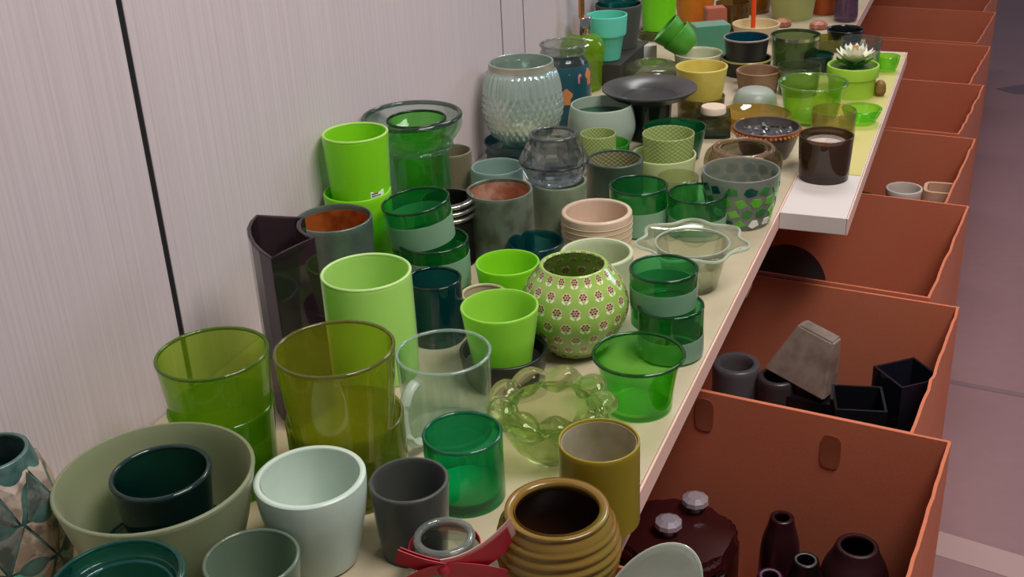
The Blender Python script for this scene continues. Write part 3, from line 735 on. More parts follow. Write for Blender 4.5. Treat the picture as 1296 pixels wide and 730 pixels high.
# crystal votive on a frosted jar
pot('frosted_jar', 'sage frosted jar under the faceted crystal votive', 'jar', (-0.5436, 1.4685, 0.4700, 0.0792, 0.0753), CYL, frost('#9aa68a', 0.1, mottled='#8a987c'), 0.003, 0.02)
P = (-0.5518, 1.4740, 0.5455, 0.0693, 0.0658)
x, y, z, d, h = P
e = empty('crystal_votive', (x, y, z), 'faceted smoky crystal votive standing on a frosted jar', 'votive holder')
prof = [(1.16, 0), (1.2, 0.06), (1.45, 0.40), (1.45, 0.46), (1.2, 0.75), (1.0, 0.82), (0.98, 1.0), (0.86, 1.0), (0.84, 0.8), (0.9, 0.4), (0.7, 0.16), (0.0, 0.14)]
me = revolve([(0, 0)] + [(r*d/2, q*h) for r, q in prof], 12, mod=lambda r, zz, a, i: (r*math.cos(a + (PI/12 if i in (3, 4) else 0)), r*math.sin(a + (PI/12 if i in (3, 4) else 0)), zz))
bm = bmesh.new(); bm.from_mesh(me); bmesh.ops.triangulate(bm, faces=[f for f in bm.faces if len(f.verts) == 4]); bm.to_mesh(me); bm.free()
link('crystal_body', me, solid_glass('#c9d0d8', 0.25), e)
torus('rim', d/2*0.93, 0.0025, h, glass('#7d8684', body=0.3), e)
torus('girdle_ring', d/2*1.44, 0.0016, h*0.43, glass('#3a3e48', body=0.4), e, 12)
# hatched dark votive
P = (-0.5051, 1.6145, 0.4700, 0.0871, 0.0627)
lined('votive_holder', 'dark green-grey thick votive with a cream hatched inside', P, CYL, solid('#37483c', 0.35, hex2='#2c3a30', scale=30), hatch('#b3b182', '#6a6a48', 0), 'cream hatched lining', 0.005)
# pale crackle votive in a cream frosted cup
pot('votive_holder', 'cream frosted wide cup under the pale hatched votive', 'votive holder', (-0.4476, 1.6874, 0.4700, 0.1017, 0.0508), taper(0.92), frost('#d6deac', 0.1), 0.003, 0.028)
pot('votive_holder', 'pale hatched votive standing in a cream frosted cup', 'votive holder', (-0.4449, 1.7045, 0.4985, 0.0819, 0.0508), taper(0.9), CRK, 0.0025, 0.006)
pot('tumbler', 'emerald tumbler behind the pale hatched votive', 'tumbler', (-0.4641, 1.8190, 0.4700, 0.1055, 0.0527), taper(0.8), glass('#0b7a45', body=0.35), 0.003, 0.008)
# square mirrored tealight holder
x, y, z = (-0.4288, 1.9508, 0.4700)
e = empty('tealight_holder', (x, y, z), 'square mirrored glass tealight holder with a cream candle', 'tealight holder', rot=(0, 0, math.radians(14)))
link('glass_block', box_mesh(-0.03, 0.03, -0.028, 0.028, 0, 0.04, 0.002), solid_glass('#8fa39a', 0.5), e)
link('candle', revolve([(0, 0.0402), (0.022, 0.0402), (0.022, 0.050), (0.0205, 0.052), (0, 0.051)], 32), solid('#d6c0ac', 0.5), e, None, True, 40)
# the two green votives in the middle
banded('green banded votive next to the hatched dark one', (-0.4335, 1.4971, 0.4700, 0.0832, 0.0682), 0.05, 0.56)
banded('green banded votive beside the mosaic pot', (-0.3505, 1.5086, 0.4700, 0.0834, 0.0601), 0.05, 0.5, shape=taper(0.96))
pot('votive_holder', 'low clear printed votive behind the two green banded ones', 'votive holder', (-0.4003, 1.5923, 0.4700, 0.0611, 0.0519), CYL, glass('#b7c08a', body=0.2), 0.0025, 0.005)
# beige pot
P = (-0.4670, 1.4076, 0.4700, 0.0975, 0.0604)
SHC = [(0.9, 0), (0.95, 0.02), (0.97, 0.2), (1.0, 0.6), (1, 1)]
e = pot('ceramic_pot', 'beige ribbed ceramic pot with a pinkish inside', 'pot', P, SHC, solid('#c9b09a', 0.35, hex2='#bfa58c', scale=22), 0.007, 0.008)
for q in (0.2, 0.36, 0.52, 0.68, 0.8): torus('throwing_ridge', radius_at(SHC, P[3], P[4], q*P[4]), 0.0008, q*P[4], solid('#b3a180', 0.4), e)
pot('tumbler', 'dark teal low glass between the copper votive and the celadon pot', 'tumbler', (-0.5223, 1.3166, 0.4700, 0.0755, 0.0468), taper(0.85), glass('#0f5a60', body=0.3), 0.003, 0.007)
pot('ceramic_pot', 'pale celadon ceramic pot behind the floral vase', 'pot', (-0.4203, 1.2644, 0.4700, 0.0930, 0.0651), taper(0.92), solid('#b3bc98', 0.45, hex2='#a5af8a', scale=18), 0.006, 0.007)
pot('votive_holder', 'lime green votive behind the floral vase', 'votive holder', (-0.5187, 1.2089, 0.4700, 0.0806, 0.0628), taper(0.8), LIME, 0.003, 0.006)
P = (-0.4566, 1.0403, 0.4700, 0.0984, 0.0384)
pot('candle_dish', 'black candle dish under the front lime votive', 'dish', P, [(0.8, 0), (0.86, 0.04), (0.95, 0.5), (1, 1)], solid('#141815', 0.35), 0.004, 0.022)
pot('votive_holder', 'front lime green votive standing in a black dish', 'votive holder', (-0.4594, 1.0424, 0.4925, 0.0866, 0.0675), taper(0.78), frost('#b0e650', 0.08), 0.003, 0.006)
x, y, z, d, h = (-0.5224, 1.1402, 0.4700, 0.0550, 0.0495)
e = link('metal_ring', revolve([(d/2, 0), (d/2, h), (d/2-0.003, h), (d/2-0.003, 0)], 48, closed=True), solid('#a8a07c', 0.4), None, (x, y, z), True, 40)
tag(e, 'thin beige ring behind the front lime votive', 'ring'); torus('rolled_rim', d/2-0.0015, 0.0022, h, solid('#a8a07c', 0.4), e)

# floral ball vase
def floral_mat(girth, cols, cell):
    k = N('floral_print'); uv = k.uv(); sx = k.n('SeparateXYZ', {0: uv})
    gx = k.math('MULTIPLY', sx.outputs[0], cols); gy = k.math('DIVIDE', sx.outputs[1], cell)
    row = k.math('FLOOR', gy); sh = k.math('MULTIPLY', k.math('MODULO', row, 2.0), 0.5)
    px = k.math('SUBTRACT', k.math('FRACT', k.math('ADD', gx, sh)), 0.5); py = k.math('SUBTRACT', k.math('FRACT', gy), 0.55)
    r = k.math('SQRT', k.math('ADD', k.math('MULTIPLY', px, px), k.math('MULTIPLY', py, py)))
    ang = k.math('ARCTAN2', py, px); st = PI/3
    kk = k.math('MULTIPLY', k.math('ROUND', k.math('DIVIDE', ang, st)), st)
    da = k.math('SUBTRACT', ang, kk)
    fx = k.math('SUBTRACT', k.math('MULTIPLY', r, k.math('COSINE', da)), 0.17); fy = k.math('MULTIPLY', r, k.math('SINE', da))
    dd = k.math('SQRT', k.math('ADD', k.math('MULTIPLY', fx, fx), k.math('MULTIPLY', fy, fy)))
    petal = k.math('LESS_THAN', dd, 0.078); centre = k.math('LESS_THAN', r, 0.07)
    halo = k.math('LESS_THAN', r, 0.29)
    # two pale leaves under each flower
    lx = k.math('SUBTRACT', k.math('ABSOLUTE', px), 0.16); ly = k.math('ADD', py, 0.34)
    l1 = k.math('ADD', k.math('MULTIPLY', k.math('POWER', k.math('ABSOLUTE', k.math('SUBTRACT', lx, ly)), 2.0), 60.0), k.math('MULTIPLY', k.math('POWER', k.math('ABSOLUTE', k.math('ADD', lx, ly)), 2.0), 10.0))
    leaf = k.math('LESS_THAN', l1, 0.5)
    c = k.mixrgb(k.noise(60, 3, k.obj()), S('#9db85c'), S('#88a84a'))
    c = k.mixrgb(leaf, c, S('#dfe6c0')); c = k.mixrgb(halo, c, S('#c3c590')); c = k.mixrgb(petal, c, S('#8a2f45')); c = k.mixrgb(centre, c, S('#4f6a2a'))
    return k.done(k.n('BsdfPrincipled', {'Base Color': c, 'Roughness': 0.15, 'Coat Weight': 0.5, 'Coat Roughness': 0.05}).outputs[0])
P = (-0.4034, 1.1306, 0.4700, 0.0771, 0.1090)
SHF = [(0.7, 0), (0.8, 0.015), (1.15, 0.14), (1.5, 0.36), (1.62, 0.56), (1.45, 0.78), (1.14, 0.93), (1, 1)]
pot('floral_vase', 'round green vase printed all over with small maroon flowers', 'vase', P, SHF, floral_mat(P[3], 18.0, 0.0175), 0.004, 0.007, segs=72)

# green banded stack near the board edge
banded('lower green banded votive of the stack beside the flared glass', (-0.2955, 1.1524, 0.4700, 0.0753, 0.0618), 0.05, 0.46)
banded('upper green banded votive of the stack beside the flared glass', (-0.3091, 1.1708, 0.5000, 0.0783, 0.0673), 0.36, 0.72, shape=taper(0.96))

# clear flower shaped dish
def flower_dish():
    x, y, z, d, h = (-0.3150, 1.3321, 0.4700, 0.1184, 0.0622)
    G = solid_glass('#dfe6d6', 0.6)
    e = empty('flower_dish', (x, y, z), 'clear glass dish with a wavy flower-shaped rim near the board edge', 'dish')
    pot('bowl_body', None, None, (0, 0, 0, d*0.8, h), [(0.62, 0), (0.7, 0.03), (0.78, 0.3), (0.9, 0.7), (1, 1)], G, 0.004, 0.008, parent=e)
    R0 = d*0.8/2
    prof = [(0.98, 0.0), (1.15, 0.002), (1.38, 0.004), (1.41, 0.0055), (1.38, 0.007), (1.15, 0.006), (0.98, 0.004)]
    def mod(r, zz, a, i):
        q = (r/R0-0.98)/0.43; wv = 1 + 0.085*q*math.cos(7*a)
        return (r*wv*math.cos(a), r*wv*math.sin(a), h-0.004+zz + 0.0015*q*math.cos(7*a))
    op = []
    for i in range(121):
        a = 2*PI*i/120; rr = 1.40*R0*(1 + 0.085*math.cos(7*a)); op.append((rr*math.cos(a), rr*math.sin(a), h + 0.0015))
    link('rim_edge', tube_mesh(op, 0.0021, 8), frost('#dfe8da', 0.45), e, None, True)
    torus('inner_lip', R0*0.99, 0.0016, h-0.001, frost('#dfe8da', 0.5), e)
    link('wavy_rim', revolve([(r*R0, zz) for r, zz in prof], 120, closed=True, mod=mod), G, e, None, True, 60)
flower_dish()

# mosaic pot with green glass pieces
def mosaic_pot():
    P = (-0.3021, 1.5678, 0.4700, 0.1106, 0.0791)
    x, y, z, d, h = P; sh = [(0.72, 0), (0.77, 0.02), (0.8, 0.1), (0.92, 0.5), (0.985, 0.8), (1, 1)]
    e = empty('mosaic_pot', (x, y, z), 'tapered glass pot covered in green and white mosaic pieces', 'candle pot')
    pot('grout_body', None, None, (0, 0, 0, d, h), sh, frost('#aab0a4', 0.6), 0.003, 0.007, parent=e)
    R = lambda q: radius_at(sh, d, h, min(max(q, 0), h))
    mats = [solid(c_, 0.15) for c_ in ('#5fae35', '#2f7a3a', '#dfe6d8', '#0f4a40', '#7cc44a', '#3b8a4a')]
    rows = 4; rnd = random.Random(3)
    for k_ in range(rows):
        z0 = h*(0.04 + 0.215*k_); n = 14
        for i in range(n):
            a = 2*PI*(i+0.5*(k_ % 2)+rnd.uniform(-0.1, 0.1))/n; m = rnd.choice((4, 5, 5, 6)); s = 2*PI*R(z0)/n*0.47; hz = h*0.104
            ph = rnd.uniform(0, 2*PI); pts = []
            for q in range(m):
                aa = ph + 2*PI*q/m + rnd.uniform(-0.2, 0.2); pts.append((s*math.cos(aa)*rnd.uniform(0.8, 1.05), hz + hz*math.sin(aa)*rnd.uniform(0.8, 1.05)))
            link('mosaic_piece', wrap_tile(pts, R, a, z0, 0.0013), rnd.choice(mats if k_ < 3 else mats[3:4]+mats[1:2]), e)
mosaic_pot()

# thick amber-tinted ball votive
P = (-0.3328, 1.7392, 0.4700, 0.0844, 0.0523)
e = pot('ball_votive', 'thick clear ball votive with an amber tinted rim behind the mosaic pot', 'votive holder', P, [(0.9, 0), (1.0, 0.02), (1.34, 0.25), (1.46, 0.55), (1.36, 0.85), (1.15, 0.97), (1, 1)], solid_glass('#d2c8b0', 0.5), 0.007, 0.012)
torus('rim_ring', P[3]/2*1.08, 0.0035, P[4]*0.985, glass('#c9a88a', body=0.3), e)
# dark bronze votive with copper beads
P = (-0.3181, 1.8587, 0.4700, 0.1097, 0.0526)
SHZ = [(0.6, 0), (0.66, 0.03), (0.78, 0.25), (0.9, 0.6), (0.97, 0.85), (1, 1)]
e = pot('bronze_votive', 'dark bronze votive with a copper beaded rim and crystals inside', 'votive holder', P, SHZ, solid('#4f4a48', 0.35, 0.4, hex2='#6a625c', scale=35), 0.004, 0.006)
COP = solid('#a4552c', 0.35, 0.6)
band('copper_band', e, SHZ, P[3], P[4], 0.86, 0.985, COP, 0.0012)
bme = revolve([(0, -0.0026), (0.0022, -0.0013), (0.0026, 0), (0.0022, 0.0013), (0, 0.0026)], 8)
for i in range(44):
    a = 2*PI*i/44; o = link('copper_bead', bme, solid('#c98a5a', 0.3, 0.6), e, ((P[3]/2+0.001)*math.cos(a), (P[3]/2+0.001)*math.sin(a), P[4]*0.88), False)
disc('crystal_bed', P[3]/2*0.9, P[4]*0.72, solid('#3a3638', 0.4), e, 0.002)
rnd = random.Random(5)
cr = prism_mesh([(0.004*math.cos(q*PI/3), 0.004*math.sin(q*PI/3)) for q in range(6)], 0, 0.0045, 0, 0.5)
CRM = [solid(c_, 0.15) for c_ in ('#5c5658', '#3a3636', '#8a8486')]
for i in range(46):
    rr = P[3]/2*0.84*math.sqrt(rnd.random()); a = rnd.uniform(0, 2*PI)
    o = link('crystal_chip', cr.copy() if i < 3 else bpy.data.meshes['crystal_chip_%d' % (i % 3)], CRM[i % 3], e, (rr*math.cos(a), rr*math.sin(a), P[4]*0.72+0.002))
    if i < 3: o.data.name = 'crystal_chip_%d' % i
    o.rotation_euler = (rnd.uniform(-0.5, 0.5), rnd.uniform(-0.5, 0.5), rnd.uniform(0, 3))
# brown tealight glass on the white board
P = (-0.2126, 1.7808, 0.4700, 0.0837, 0.0704)
e = pot('tealight_glass', 'dark brown tealight glass on the end of the white board', 'tealight holder', P, taper(0.92), glass('#58402f', body=0.4), 0.003, 0.010)
zt = P[4]*0.66
o = empty('tealight', (P[0], P[1], P[2] + zt), 'silver tealight candle inside the dark brown glass', 'candle')
e2 = link('metal_cup', revolve(shell([(0.029, 0), (0.030, 0.002), (0.030, 0.014)], 0.001, 0.001), 40), solid('#c9c2bd', 0.25, 0.8), o, None, True)
link('wax', revolve([(0, 0.0012), (0.0285, 0.0012), (0.0285, 0.009), (0, 0.0085)], 40), solid('#b9a59c', 0.4), o, None, True)
link('wick', tube_mesh([(0, 0, 0.008), (0, 0.0005, 0.013), (0.001, 0.001, 0.016)], 0.0009, 6), solid('#e8d8c8', 0.7), o)
link('glass_step', revolve([(0, zt-0.004), (0.0300, zt-0.004), (0.0300, zt), (0, zt)], 40), glass('#4a3428', body=0.6), e, None, True)

# amber and white ovals
P = (-0.3683, 2.0138, 0.4700, 0.1300, 0.0260)
pot('amber_dish', 'shallow amber glass dish behind the bronze votive', 'dish', P, [(0.5, 0), (0.58, 0.06), (0.85, 0.55), (1, 1)], glass('#b8963a', body=0.5), 0.003, 0.004, mod=lambda r, z_, a, i: (r*math.cos(a), r*0.86*math.sin(a), z_))
(x, y, z), d, h = (-0.3914, 2.1375, 0.4700), 0.084, 0.036
pr = [(d/2*r, h*q) for r, q in catmull([(1.0, 0), (1.0, 0.15), (0.93, 0.5), (0.72, 0.85), (0.3, 1.0)])]
e = link('frosted_dome', revolve([(0, 0)] + pr + [(0, h)], 48), frost('#c3cdc0', 0.12), None, (x, y, z), True); tag(e, 'white frosted dome lying behind the amber dish', 'dome')
torus('rim', d/2, 0.0018, 0.002, frost('#c3cdc0', 0.12), e)
# green clear glass with thick rim
P = (-0.2775, 2.0727, 0.4700, 0.1214, 0.0717)
e = pot('flared_glass', 'clear green flared glass with thick rolled rim behind the brown tealight', 'tumbler', P, [(0.66, 0), (0.72, 0.02), (0.78, 0.2), (0.88, 0.7), (0.94, 0.9), (1, 1)], glass('#a8dc4c', body=0.1), 0.003, 0.010)
torus('rolled_rim', P[3]/2*0.985, 0.0024, P[4]-0.002, glass('#b3cf7a', body=0.2), e)
pot('votive_holder', 'small clear amber-rimmed votive behind the brown tealight', 'votive holder', (-0.2282, 1.9965, 0.4700, 0.0750, 0.0465), CYL, glass('#c3b36a', body=0.18), 0.0025, 0.006)
pot('glass_bowl', 'small bright green clear bowl near the edge of the white board', 'bowl', (-0.1896, 2.0732, 0.4700, 0.0701, 0.0295), [(0.55, 0), (0.62, 0.04), (0.85, 0.5), (1, 1)], glass('#7fe02a', body=0.2), 0.005, 0.008)
# lime pot with succulent
P = (-0.2286, 2.2503, 0.4700, 0.0962, 0.0602)
SHS = [(0.84, 0), (0.88, 0.02), (0.92, 0.6), (0.93, 0.61), (0.99, 0.63), (1, 0.66), (1, 1)]
e = pot('planter', 'lime green planter with a folded rim under the succulent', 'planter', P, SHS, solid('#9cc93a', 0.45), 0.004, 0.006, smooth=False)
disc('soil', P[3]/2-0.005, P[4]*0.86, solid('#3f5a22', 0.9), e, 0.002)
s = empty('succulent', (P[0]+0.002, P[1]-0.002, P[2]+P[4]*0.86+0.002), 'white and peach artificial succulent flower in the lime planter', 'plant'); s.scale = (1.35, 1.35, 1.35)
def petal_mesh(L, W):
    bm = bmesh.new(); rows = []
    for i in range(7):
        t = i/6; ww = W*math.sin(PI*min(t*0.86+0.12, 1.0))**0.8*(1 if t < 0.99 else 0.05); zz = 0.35*L*t*t
        rows.append([bm.verts.new((L*t, -ww, zz+0.0022)), bm.verts.new((L*t, 0, zz)), bm.verts.new((L*t, ww, zz+0.0022)), bm.verts.new((L*t, 0, zz+0.0035))])
    for A, B in zip(rows[:-1], rows[1:]):
        for q in range(4): bm.faces.new((A[q], A[(q+1) % 4], B[(q+1) % 4], B[q]))
    bm.faces.new(rows[0][::-1]); bm.faces.new(rows[-1])
    return bm_mesh(bm, 'petal')
k = N('succulent_petal'); gx = k.n('SeparateXYZ', {0: k.obj()}).outputs[0]
pc = k.mixrgb(k.n('MapRange', {0: gx, 1: 0.0, 2: 0.022}).outputs[0], S('#d9a878'), S('#e3e6cf'))
PET = k.done(k.n('BsdfPrincipled', {'Base Color': pc, 'Roughness': 0.5}).outputs[0])
pm = petal_mesh(0.030, 0.0075); pm.materials.append(PET)
pm2 = petal_mesh(0.030, 0.0075); pm2.materials.append(solid('#d39a6a', 0.5))
for ring, (n_, tilt, sc) in enumerate(((12, -14, 1.0), (10, -34, 0.85), (7, -58, 0.62), (4, -78, 0.4))):
    for i in range(n_):
        o = link('petal', pm if ring < 2 else pm2, None, s, (0, 0, 0.006 + 0.003*ring), True); o.rotation_euler = (0, math.radians(tilt), 2*PI*(i+0.5*(ring % 2))/n_); o.scale = (sc, sc, sc)
gm = solid('#3f8a22', 0.5)
for i in range(8):
    o = link('leaf', petal_mesh(0.026, 0.006) if i == 0 else lf, gm, s, (0, 0, 0.002), True); lf = o.data; o.rotation_euler = (0, math.radians(-4), 2*PI*i/8+0.2)
link('stem', tube_mesh([(0, 0, 0), (0, 0, 0.012)], 0.006, 8), gm, s)
# small things at the far end of the white board
pot('glass_bowl', 'tiny lime glass bowl at the far corner of the white board', 'bowl', (-0.1804, 2.4334, 0.4700, 0.0481, 0.0337), [(0.6, 0), (0.68, 0.04), (0.9, 0.5), (1, 1)], glass('#8fe03a', body=0.3), 0.004, 0.008)
pot('tumbler', 'clear thin glass tumbler behind the succulent', 'tumbler', (-0.2316, 2.4067, 0.4700, 0.0795, 0.0715), taper(0.88), glass('#b5c4c2', body=0.06), 0.0025, 0.006)
me = revolve([(0, 0)] + [(0.011*r, 0.03*q) for r, q in catmull([(0.6, 0), (0.95, 0.2), (1, 0.5), (0.8, 0.85), (0.3, 1)])] + [(0, 0.03)], 20)
o = link('pebble', me, solid('#8a6a32', 0.45, hex2='#6f5426', scale=60), None, (-0.1759, 2.2524, 0.4712), True); tag(o, 'small brown stone beside the lime planter', 'stone')
pot('clay_pot', 'small brown clay pot beside the black pot with brass ring', 'pot', (-0.4052, 2.2372, 0.4700, 0.0865, 0.0432), taper(0.85), solid('#7a5a3a', 0.7, hex2='#8f6f55', scale=30), 0.005, 0.006)
P = (-0.4534, 2.3625, 0.4700, 0.1010, 0.0343)
e = pot('black_pot', 'black pot with a brass ring under the blue-lined bowl', 'pot', P, taper(0.9), solid('#14130f', 0.35), 0.004, 0.006)
torus('brass_ring', P[3]/2, 0.0022, P[4]-0.002, solid('#b5b060', 0.3, 0.6), e)
P = (-0.4533, 2.3531, 0.5040, 0.0902, 0.0451)
e = lined('black_bowl', 'black bowl with a shiny blue inside on the brass-ringed pot', P, taper(0.9), solid('#1c1c1b', 0.4), solid('#0d4a5e', 0.12, 0.3), 'glossy blue inside', cat='bowl')
torus('rolled_rim', P[3]/2, 0.002, P[4]-0.0015, solid('#8f8680', 0.4), e)
P = (-0.3670, 2.4300, 0.4700, 0.1014, 0.0698)
e = pot('metal_rim_glass', 'dark green glass with a silver rim behind the flared green glass', 'tumbler', P, taper(0.86), glass('#5f7a45', body=0.2), 0.003, 0.008)
band('silver_lip', e, taper(0.86), P[3], P[4], 0.9, 0.995, solid('#b9b5b0', 0.2, 0.9))
pot('tumbler', 'dark teal low glass beside the succulent', 'tumbler', (-0.3194, 2.4166, 0.4700, 0.0684, 0.0342), taper(0.88), glass('#08423a', body=0.4), 0.003, 0.008)
pot('tumbler', 'clear thin glass behind the flared green glass', 'tumbler', (-0.3274, 2.2405, 0.4700, 0.0823, 0.0559), taper(0.9), glass('#9ab08a', body=0.05), 0.0022, 0.006)
# far end
P = (-0.4479, 2.8915, 0.4700, 0.1186, 0.0877)
pot('pale_vase', 'tall pale yellow-green vase at the top edge', 'vase', P, taper(0.82), frost('#c3c684', 0.08), 0.003, 0.006)
P = (-0.4901, 2.6493, 0.4700, 0.1080, 0.0389)
pot('cream_bowl', 'cream ceramic bowl with an orange taper candle in it', 'bowl', P, [(0.6, 0), (0.68, 0.05), (0.9, 0.5), (1, 1)], solid('#c9b488', 0.45), 0.004, 0.005)
o = link('taper_candle', revolve([(0, 0), (0.0055, 0), (0.0050, 0.14), (0.003, 0.15), (0, 0.152)], 20), solid('#ee4a12', 0.4), None, (P[0]-0.006, P[1]-0.004, P[2]+0.006), True); tag(o, 'bright orange taper candle standing in the cream bowl', 'candle')
link('wick', tube_mesh([(0, 0, 0.150), (0, 0.001, 0.158)], 0.0008, 6), solid('#2a2018', 0.8), o)
ORG = solid('#c8681a', 0.4); SAL = solid('#b0604a', 0.5)
pot('orange_pot', 'bright orange pot at the top edge behind the tilted green bowls', 'pot', (-0.6607, 2.7671, 0.4700, 0.0984, 0.0871), taper(0.8), solid('#d8801c', 0.4, hex2='#c8641a', scale=18), 0.003, 0.006)
o = link('candle_block', prism_mesh([(-0.026, -0.02), (0.026, -0.02), (0.026, 0.02), (-0.026, 0.02)], 0, 0.07, 0.002, 0.9), SAL, None, (-0.5873, 2.6578, 0.4700)); o.rotation_euler = (0, 0, 0.5); tag(o, 'salmon red square candle behind the teal box', 'candle')
pot('amber_glass', 'brown amber glass tumbler between the salmon candle and the cream bowl', 'tumbler', (-0.5585, 2.7192, 0.4700, 0.0812, 0.0703), taper(0.88), glass('#7a5a24', body=0.35), 0.003, 0.007)
pot('amber_glass', 'golden amber glass tumbler behind the orange taper candle', 'tumbler', (-0.5581, 2.9451, 0.4700, 0.1030, 0.0473), taper(0.88), glass('#9a6a1c', body=0.4), 0.003, 0.007)
pot('orange_pot', 'burnt orange pot at the top edge beside the lilac glass', 'pot', (-0.3794, 2.9570, 0.4700, 0.0930, 0.0695), taper(0.72), solid('#b0501c', 0.4), 0.003, 0.006)
pot('lilac_vase', 'lilac glass vase at the top edge beside the boxes', 'vase', (-0.3196, 2.8792, 0.4700, 0.0636, 0.1045), [(0.75, 0), (0.8, 0.03), (0.9, 0.15), (0.85, 0.5), (1, 1)], glass('#8a6a88', body=0.35), 0.003, 0.01)
P = (-0.2925, 2.6518, 0.4700, 0.0807, 0.0339)
pot('black_dish', 'small glossy black dish in front of the lilac vase', 'dish', P, taper(0.85), solid('#12161a', 0.12), 0.003, 0.006)
pot('amber_dish', 'low amber glass dish beside the glossy black dish', 'dish', (-0.3195, 2.5907, 0.4700, 0.0691, 0.0277), taper(0.88), glass('#8a8a2a', body=0.3), 0.003, 0.006)
me = revolve([(0, 0), (0.018, 0), (0.022, 0.004), (0.020, 0.012), (0.010, 0.018), (0, 0.019)], 10)
o = link('rose_stone', me, solid('#b07a62', 0.5, hex2='#8f4a38', scale=60), None, (-0.3686, 2.7867, 0.4700)); tag(o, 'faceted peach coloured stone beside the pale vase', 'stone')
o = link('rose_stone', me, solid('#a8604a', 0.5), None, (-0.4549, 2.7958, 0.4700)); tag(o, 'small reddish stone right of the cream bowl', 'stone')

# ------------------------------------------------------------------ things lying in the boxes
DARK = glass('#20202a', body=0.7); DK = solid('#15151a', 0.2)
def tall(name, label, cat, x, y, top, d, shape, mat, wall=0.006, z0=0.005): return pot(name, label, cat, (x, y, z0, d, top-z0), shape, mat, wall, 0.008)
tall('ring_glass', 'smoky clear thick glass at the left of the second box', 'tumbler', *(-0.3056, 1.6123, 0.2100)[:2], 0.21, 0.075, CYL, frost('#7d787e', 0.35), 0.012)
tall('votive_holder', 'dark round votive beside the smoky glass in the second box', 'votive holder', *(-0.2381, 1.5976, 0.2050)[:2], 0.205, 0.060, CYL, solid('#3a3134', 0.35), 0.010)
o = link('dark_cube', box_mesh(-0.028, 0.05, -0.028, 0.028, 0.0055, 0.185, 0.003), solid('#141216', 0.25), None, ((-0.1957, 1.6605, 0.1850)[0], 1.60, 0)); o.rotation_euler = (0, 0, RZ); tag(o, 'black glass cube under the smoky block in the second box', 'block')
o = link('glass_block', prism_mesh([(-0.052, -0.028), (0.052, -0.028), (0.052, 0.028), (-0.052, 0.028)], -0.045, 0.045, 0.003, 0.58), solid('#8f7f74', 0.3, hex2='#77675c', scale=40), None, ((-0.1957, 1.6605, 0.1850)[0]+0.004, 1.605, 0.2445)); o.rotation_euler = (math.radians(-6), math.radians(14), RZ-0.2); tag(o, 'tapered smoky brown glass block leaning in the second box', 'block')
for dx, dy, r_, lb, tp, mm in ((-0.108, 1.515, 12, 'black square glass vase in the middle of the second box', 0.235, DK), (-0.048, 1.612, 40, 'black square glass vase with a bright edge at the right of the second box', 0.235, solid('#1c1c28', 0.08))):
    o = link('square_vase', hollow_prism([(-0.036, -0.036), (0.036, -0.036), (0.036, 0.036), (-0.036, 0.036)], 0.005, tp-0.005, 0.01), mm, None, (dx, dy, 0.005)); o.rotation_euler = (0, 0, math.radians(r_)); tag(o, lb, 'vase')
tall('bowl', 'large dark green-black bowl at the right end of the second box', 'bowl', -0.060, 1.425, 0.20, 0.11, CYL, solid('#1b211c', 0.4), 0.006)
tall('tumbler', 'small clear dark tumbler at the front of the second box', 'tumbler', -0.185, 1.50, 0.17, 0.05, CYL, solid_glass('#3a4444', 0.3), 0.004)
# third box: dark disc leaning
o = link('dark_plate', revolve([(0, 0), (0.055, 0), (0.078, 0.008), (0.08, 0.011), (0.056, 0.004), (0, 0.004)], 48), solid('#332a28', 0.4), None, (-0.30, 2.035, 0.15), True); o.rotation_euler = (math.radians(62), 0, math.radians(-6)); tag(o, 'dark plate leaning in the third box', 'plate')
tall('jar', 'dark squat jar under the leaning plate in the third box', 'jar', -0.30, 1.93, 0.10, 0.10, CYL, solid('#241c1a', 0.5))
# fourth box: white cups
tall('cup', 'white cup at the left in the fourth box', 'cup', -0.122, 2.430, 0.225, 0.075, taper(0.7), solid('#cfc4bb', 0.4), 0.005)
o = link('square_cup', hollow_prism([(0.038*math.copysign(abs(math.cos(q*PI/12))**0.5, math.cos(q*PI/12)), 0.034*math.copysign(abs(math.sin(q*PI/12))**0.5, math.sin(q*PI/12))) for q in range(24)], 0.007, 0.225, 0.02), solid('#d0a88c', 0.45), None, (-0.046, 2.435, 0.005)); tag(o, 'cream square cup at the right in the fourth box', 'cup')
tall('jar', 'dark brown jar at the left of the fourth box', 'jar', -0.21, 2.42, 0.20, 0.07, CYL, solid('#4a2a1e', 0.5))
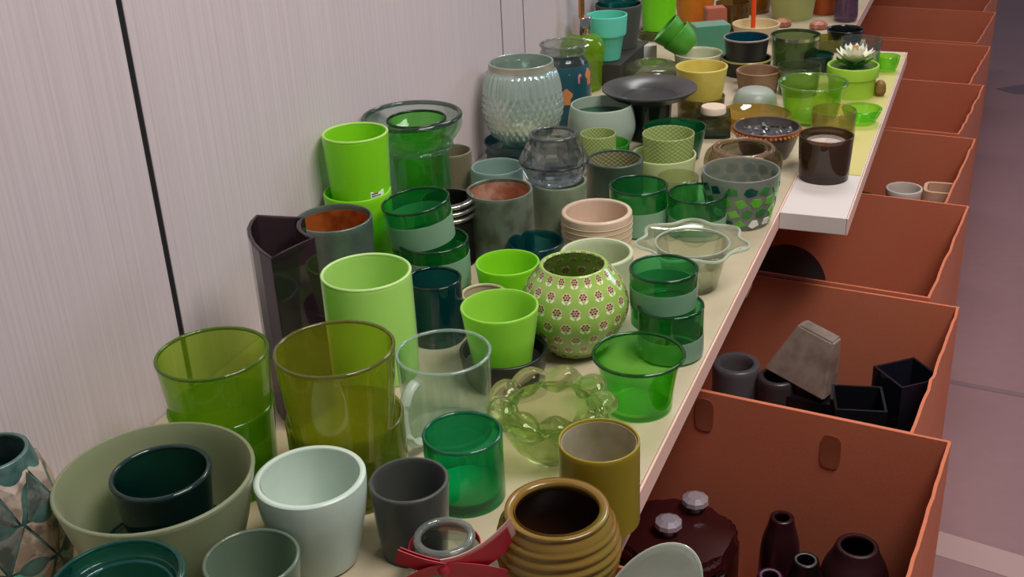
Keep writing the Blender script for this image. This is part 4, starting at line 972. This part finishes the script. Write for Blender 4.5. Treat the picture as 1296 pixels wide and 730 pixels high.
# nearest box: bottles with crystal stoppers and dark jars
e = empty('maroon_casket', (-0.298, 1.205, 0.0055), 'dark maroon casket with two faceted crystal knobs in the nearest box', 'casket', rot=(0, 0, RZ))
pts = [(0.078*math.copysign(abs(math.cos(q*PI/16))**0.6, math.cos(q*PI/16)), 0.072*math.copysign(abs(math.sin(q*PI/16))**0.6, math.sin(q*PI/16))) for q in range(32)]
link('body', prism_mesh(pts, 0, 0.15, 0.006), solid('#2a0b0c', 0.3), e)
link('lid', prism_mesh(pts, 0.1502, 0.172, 0.007, 0.92), solid('#300d0e', 0.3), e)
for kp in ((-0.2847, 1.2551, 0.1950), (-0.3056, 1.1958, 0.1950)):
    kl = Matrix.Rotation(-RZ, 3, 'Z') @ (Vector(kp) - Vector((-0.298, 1.205, 0.0055))); kl.z = 0.171
    link('crystal_knob', revolve([(0, 0), (0.008, 0.001), (0.009, 0.006), (0.0185, 0.015), (0.0175, 0.021), (0.010, 0.025), (0, 0.0255)], 10), solid('#cbbfca', 0.08, 0.6), e, kl)
def lump(name, label, cat, x, y, top, d, mat):
    sh = [(0.7, 0), (0.85, 0.04), (1.05, 0.4), (1.0, 0.75), (0.7, 0.93), (0.6, 1)]
    return pot(name, label, cat, (x, y, 0.0055, d, top), sh, mat, 0.006, 0.008)
lump('jar', 'black round jar in the middle of the nearest box', 'jar', *(-0.1284, 1.1827, 0.1900)[:2], 0.185, 0.052, solid('#0e080a', 0.35))
lump('jar', 'dark wine red jar behind the black round one in the nearest box', 'jar', *(-0.1701, 1.2528, 0.2000)[:2], 0.19, 0.05, solid('#2a0f14', 0.35))
lump('jar', 'large dark maroon jar at the right of the nearest box', 'jar', *(-0.0728, 1.2305, 0.1900)[:2], 0.185, 0.085, solid('#2c0d14', 0.5))
lump('jar', 'dark purple jar at the near end of the nearest box', 'jar', *(-0.1657, 1.1516, 0.1800)[:2], 0.175, 0.05, solid('#3a1230', 0.4))
o = link('dark_box', box_mesh(-0.05, 0.05, -0.06, 0.06, 0, 0.17, 0.004), solid('#1a0a0b', 0.5), None, (-0.058, 1.10, 0.0055)); o.rotation_euler = (0, 0, RZ); tag(o, 'dark block at the right end of the nearest box', 'block')
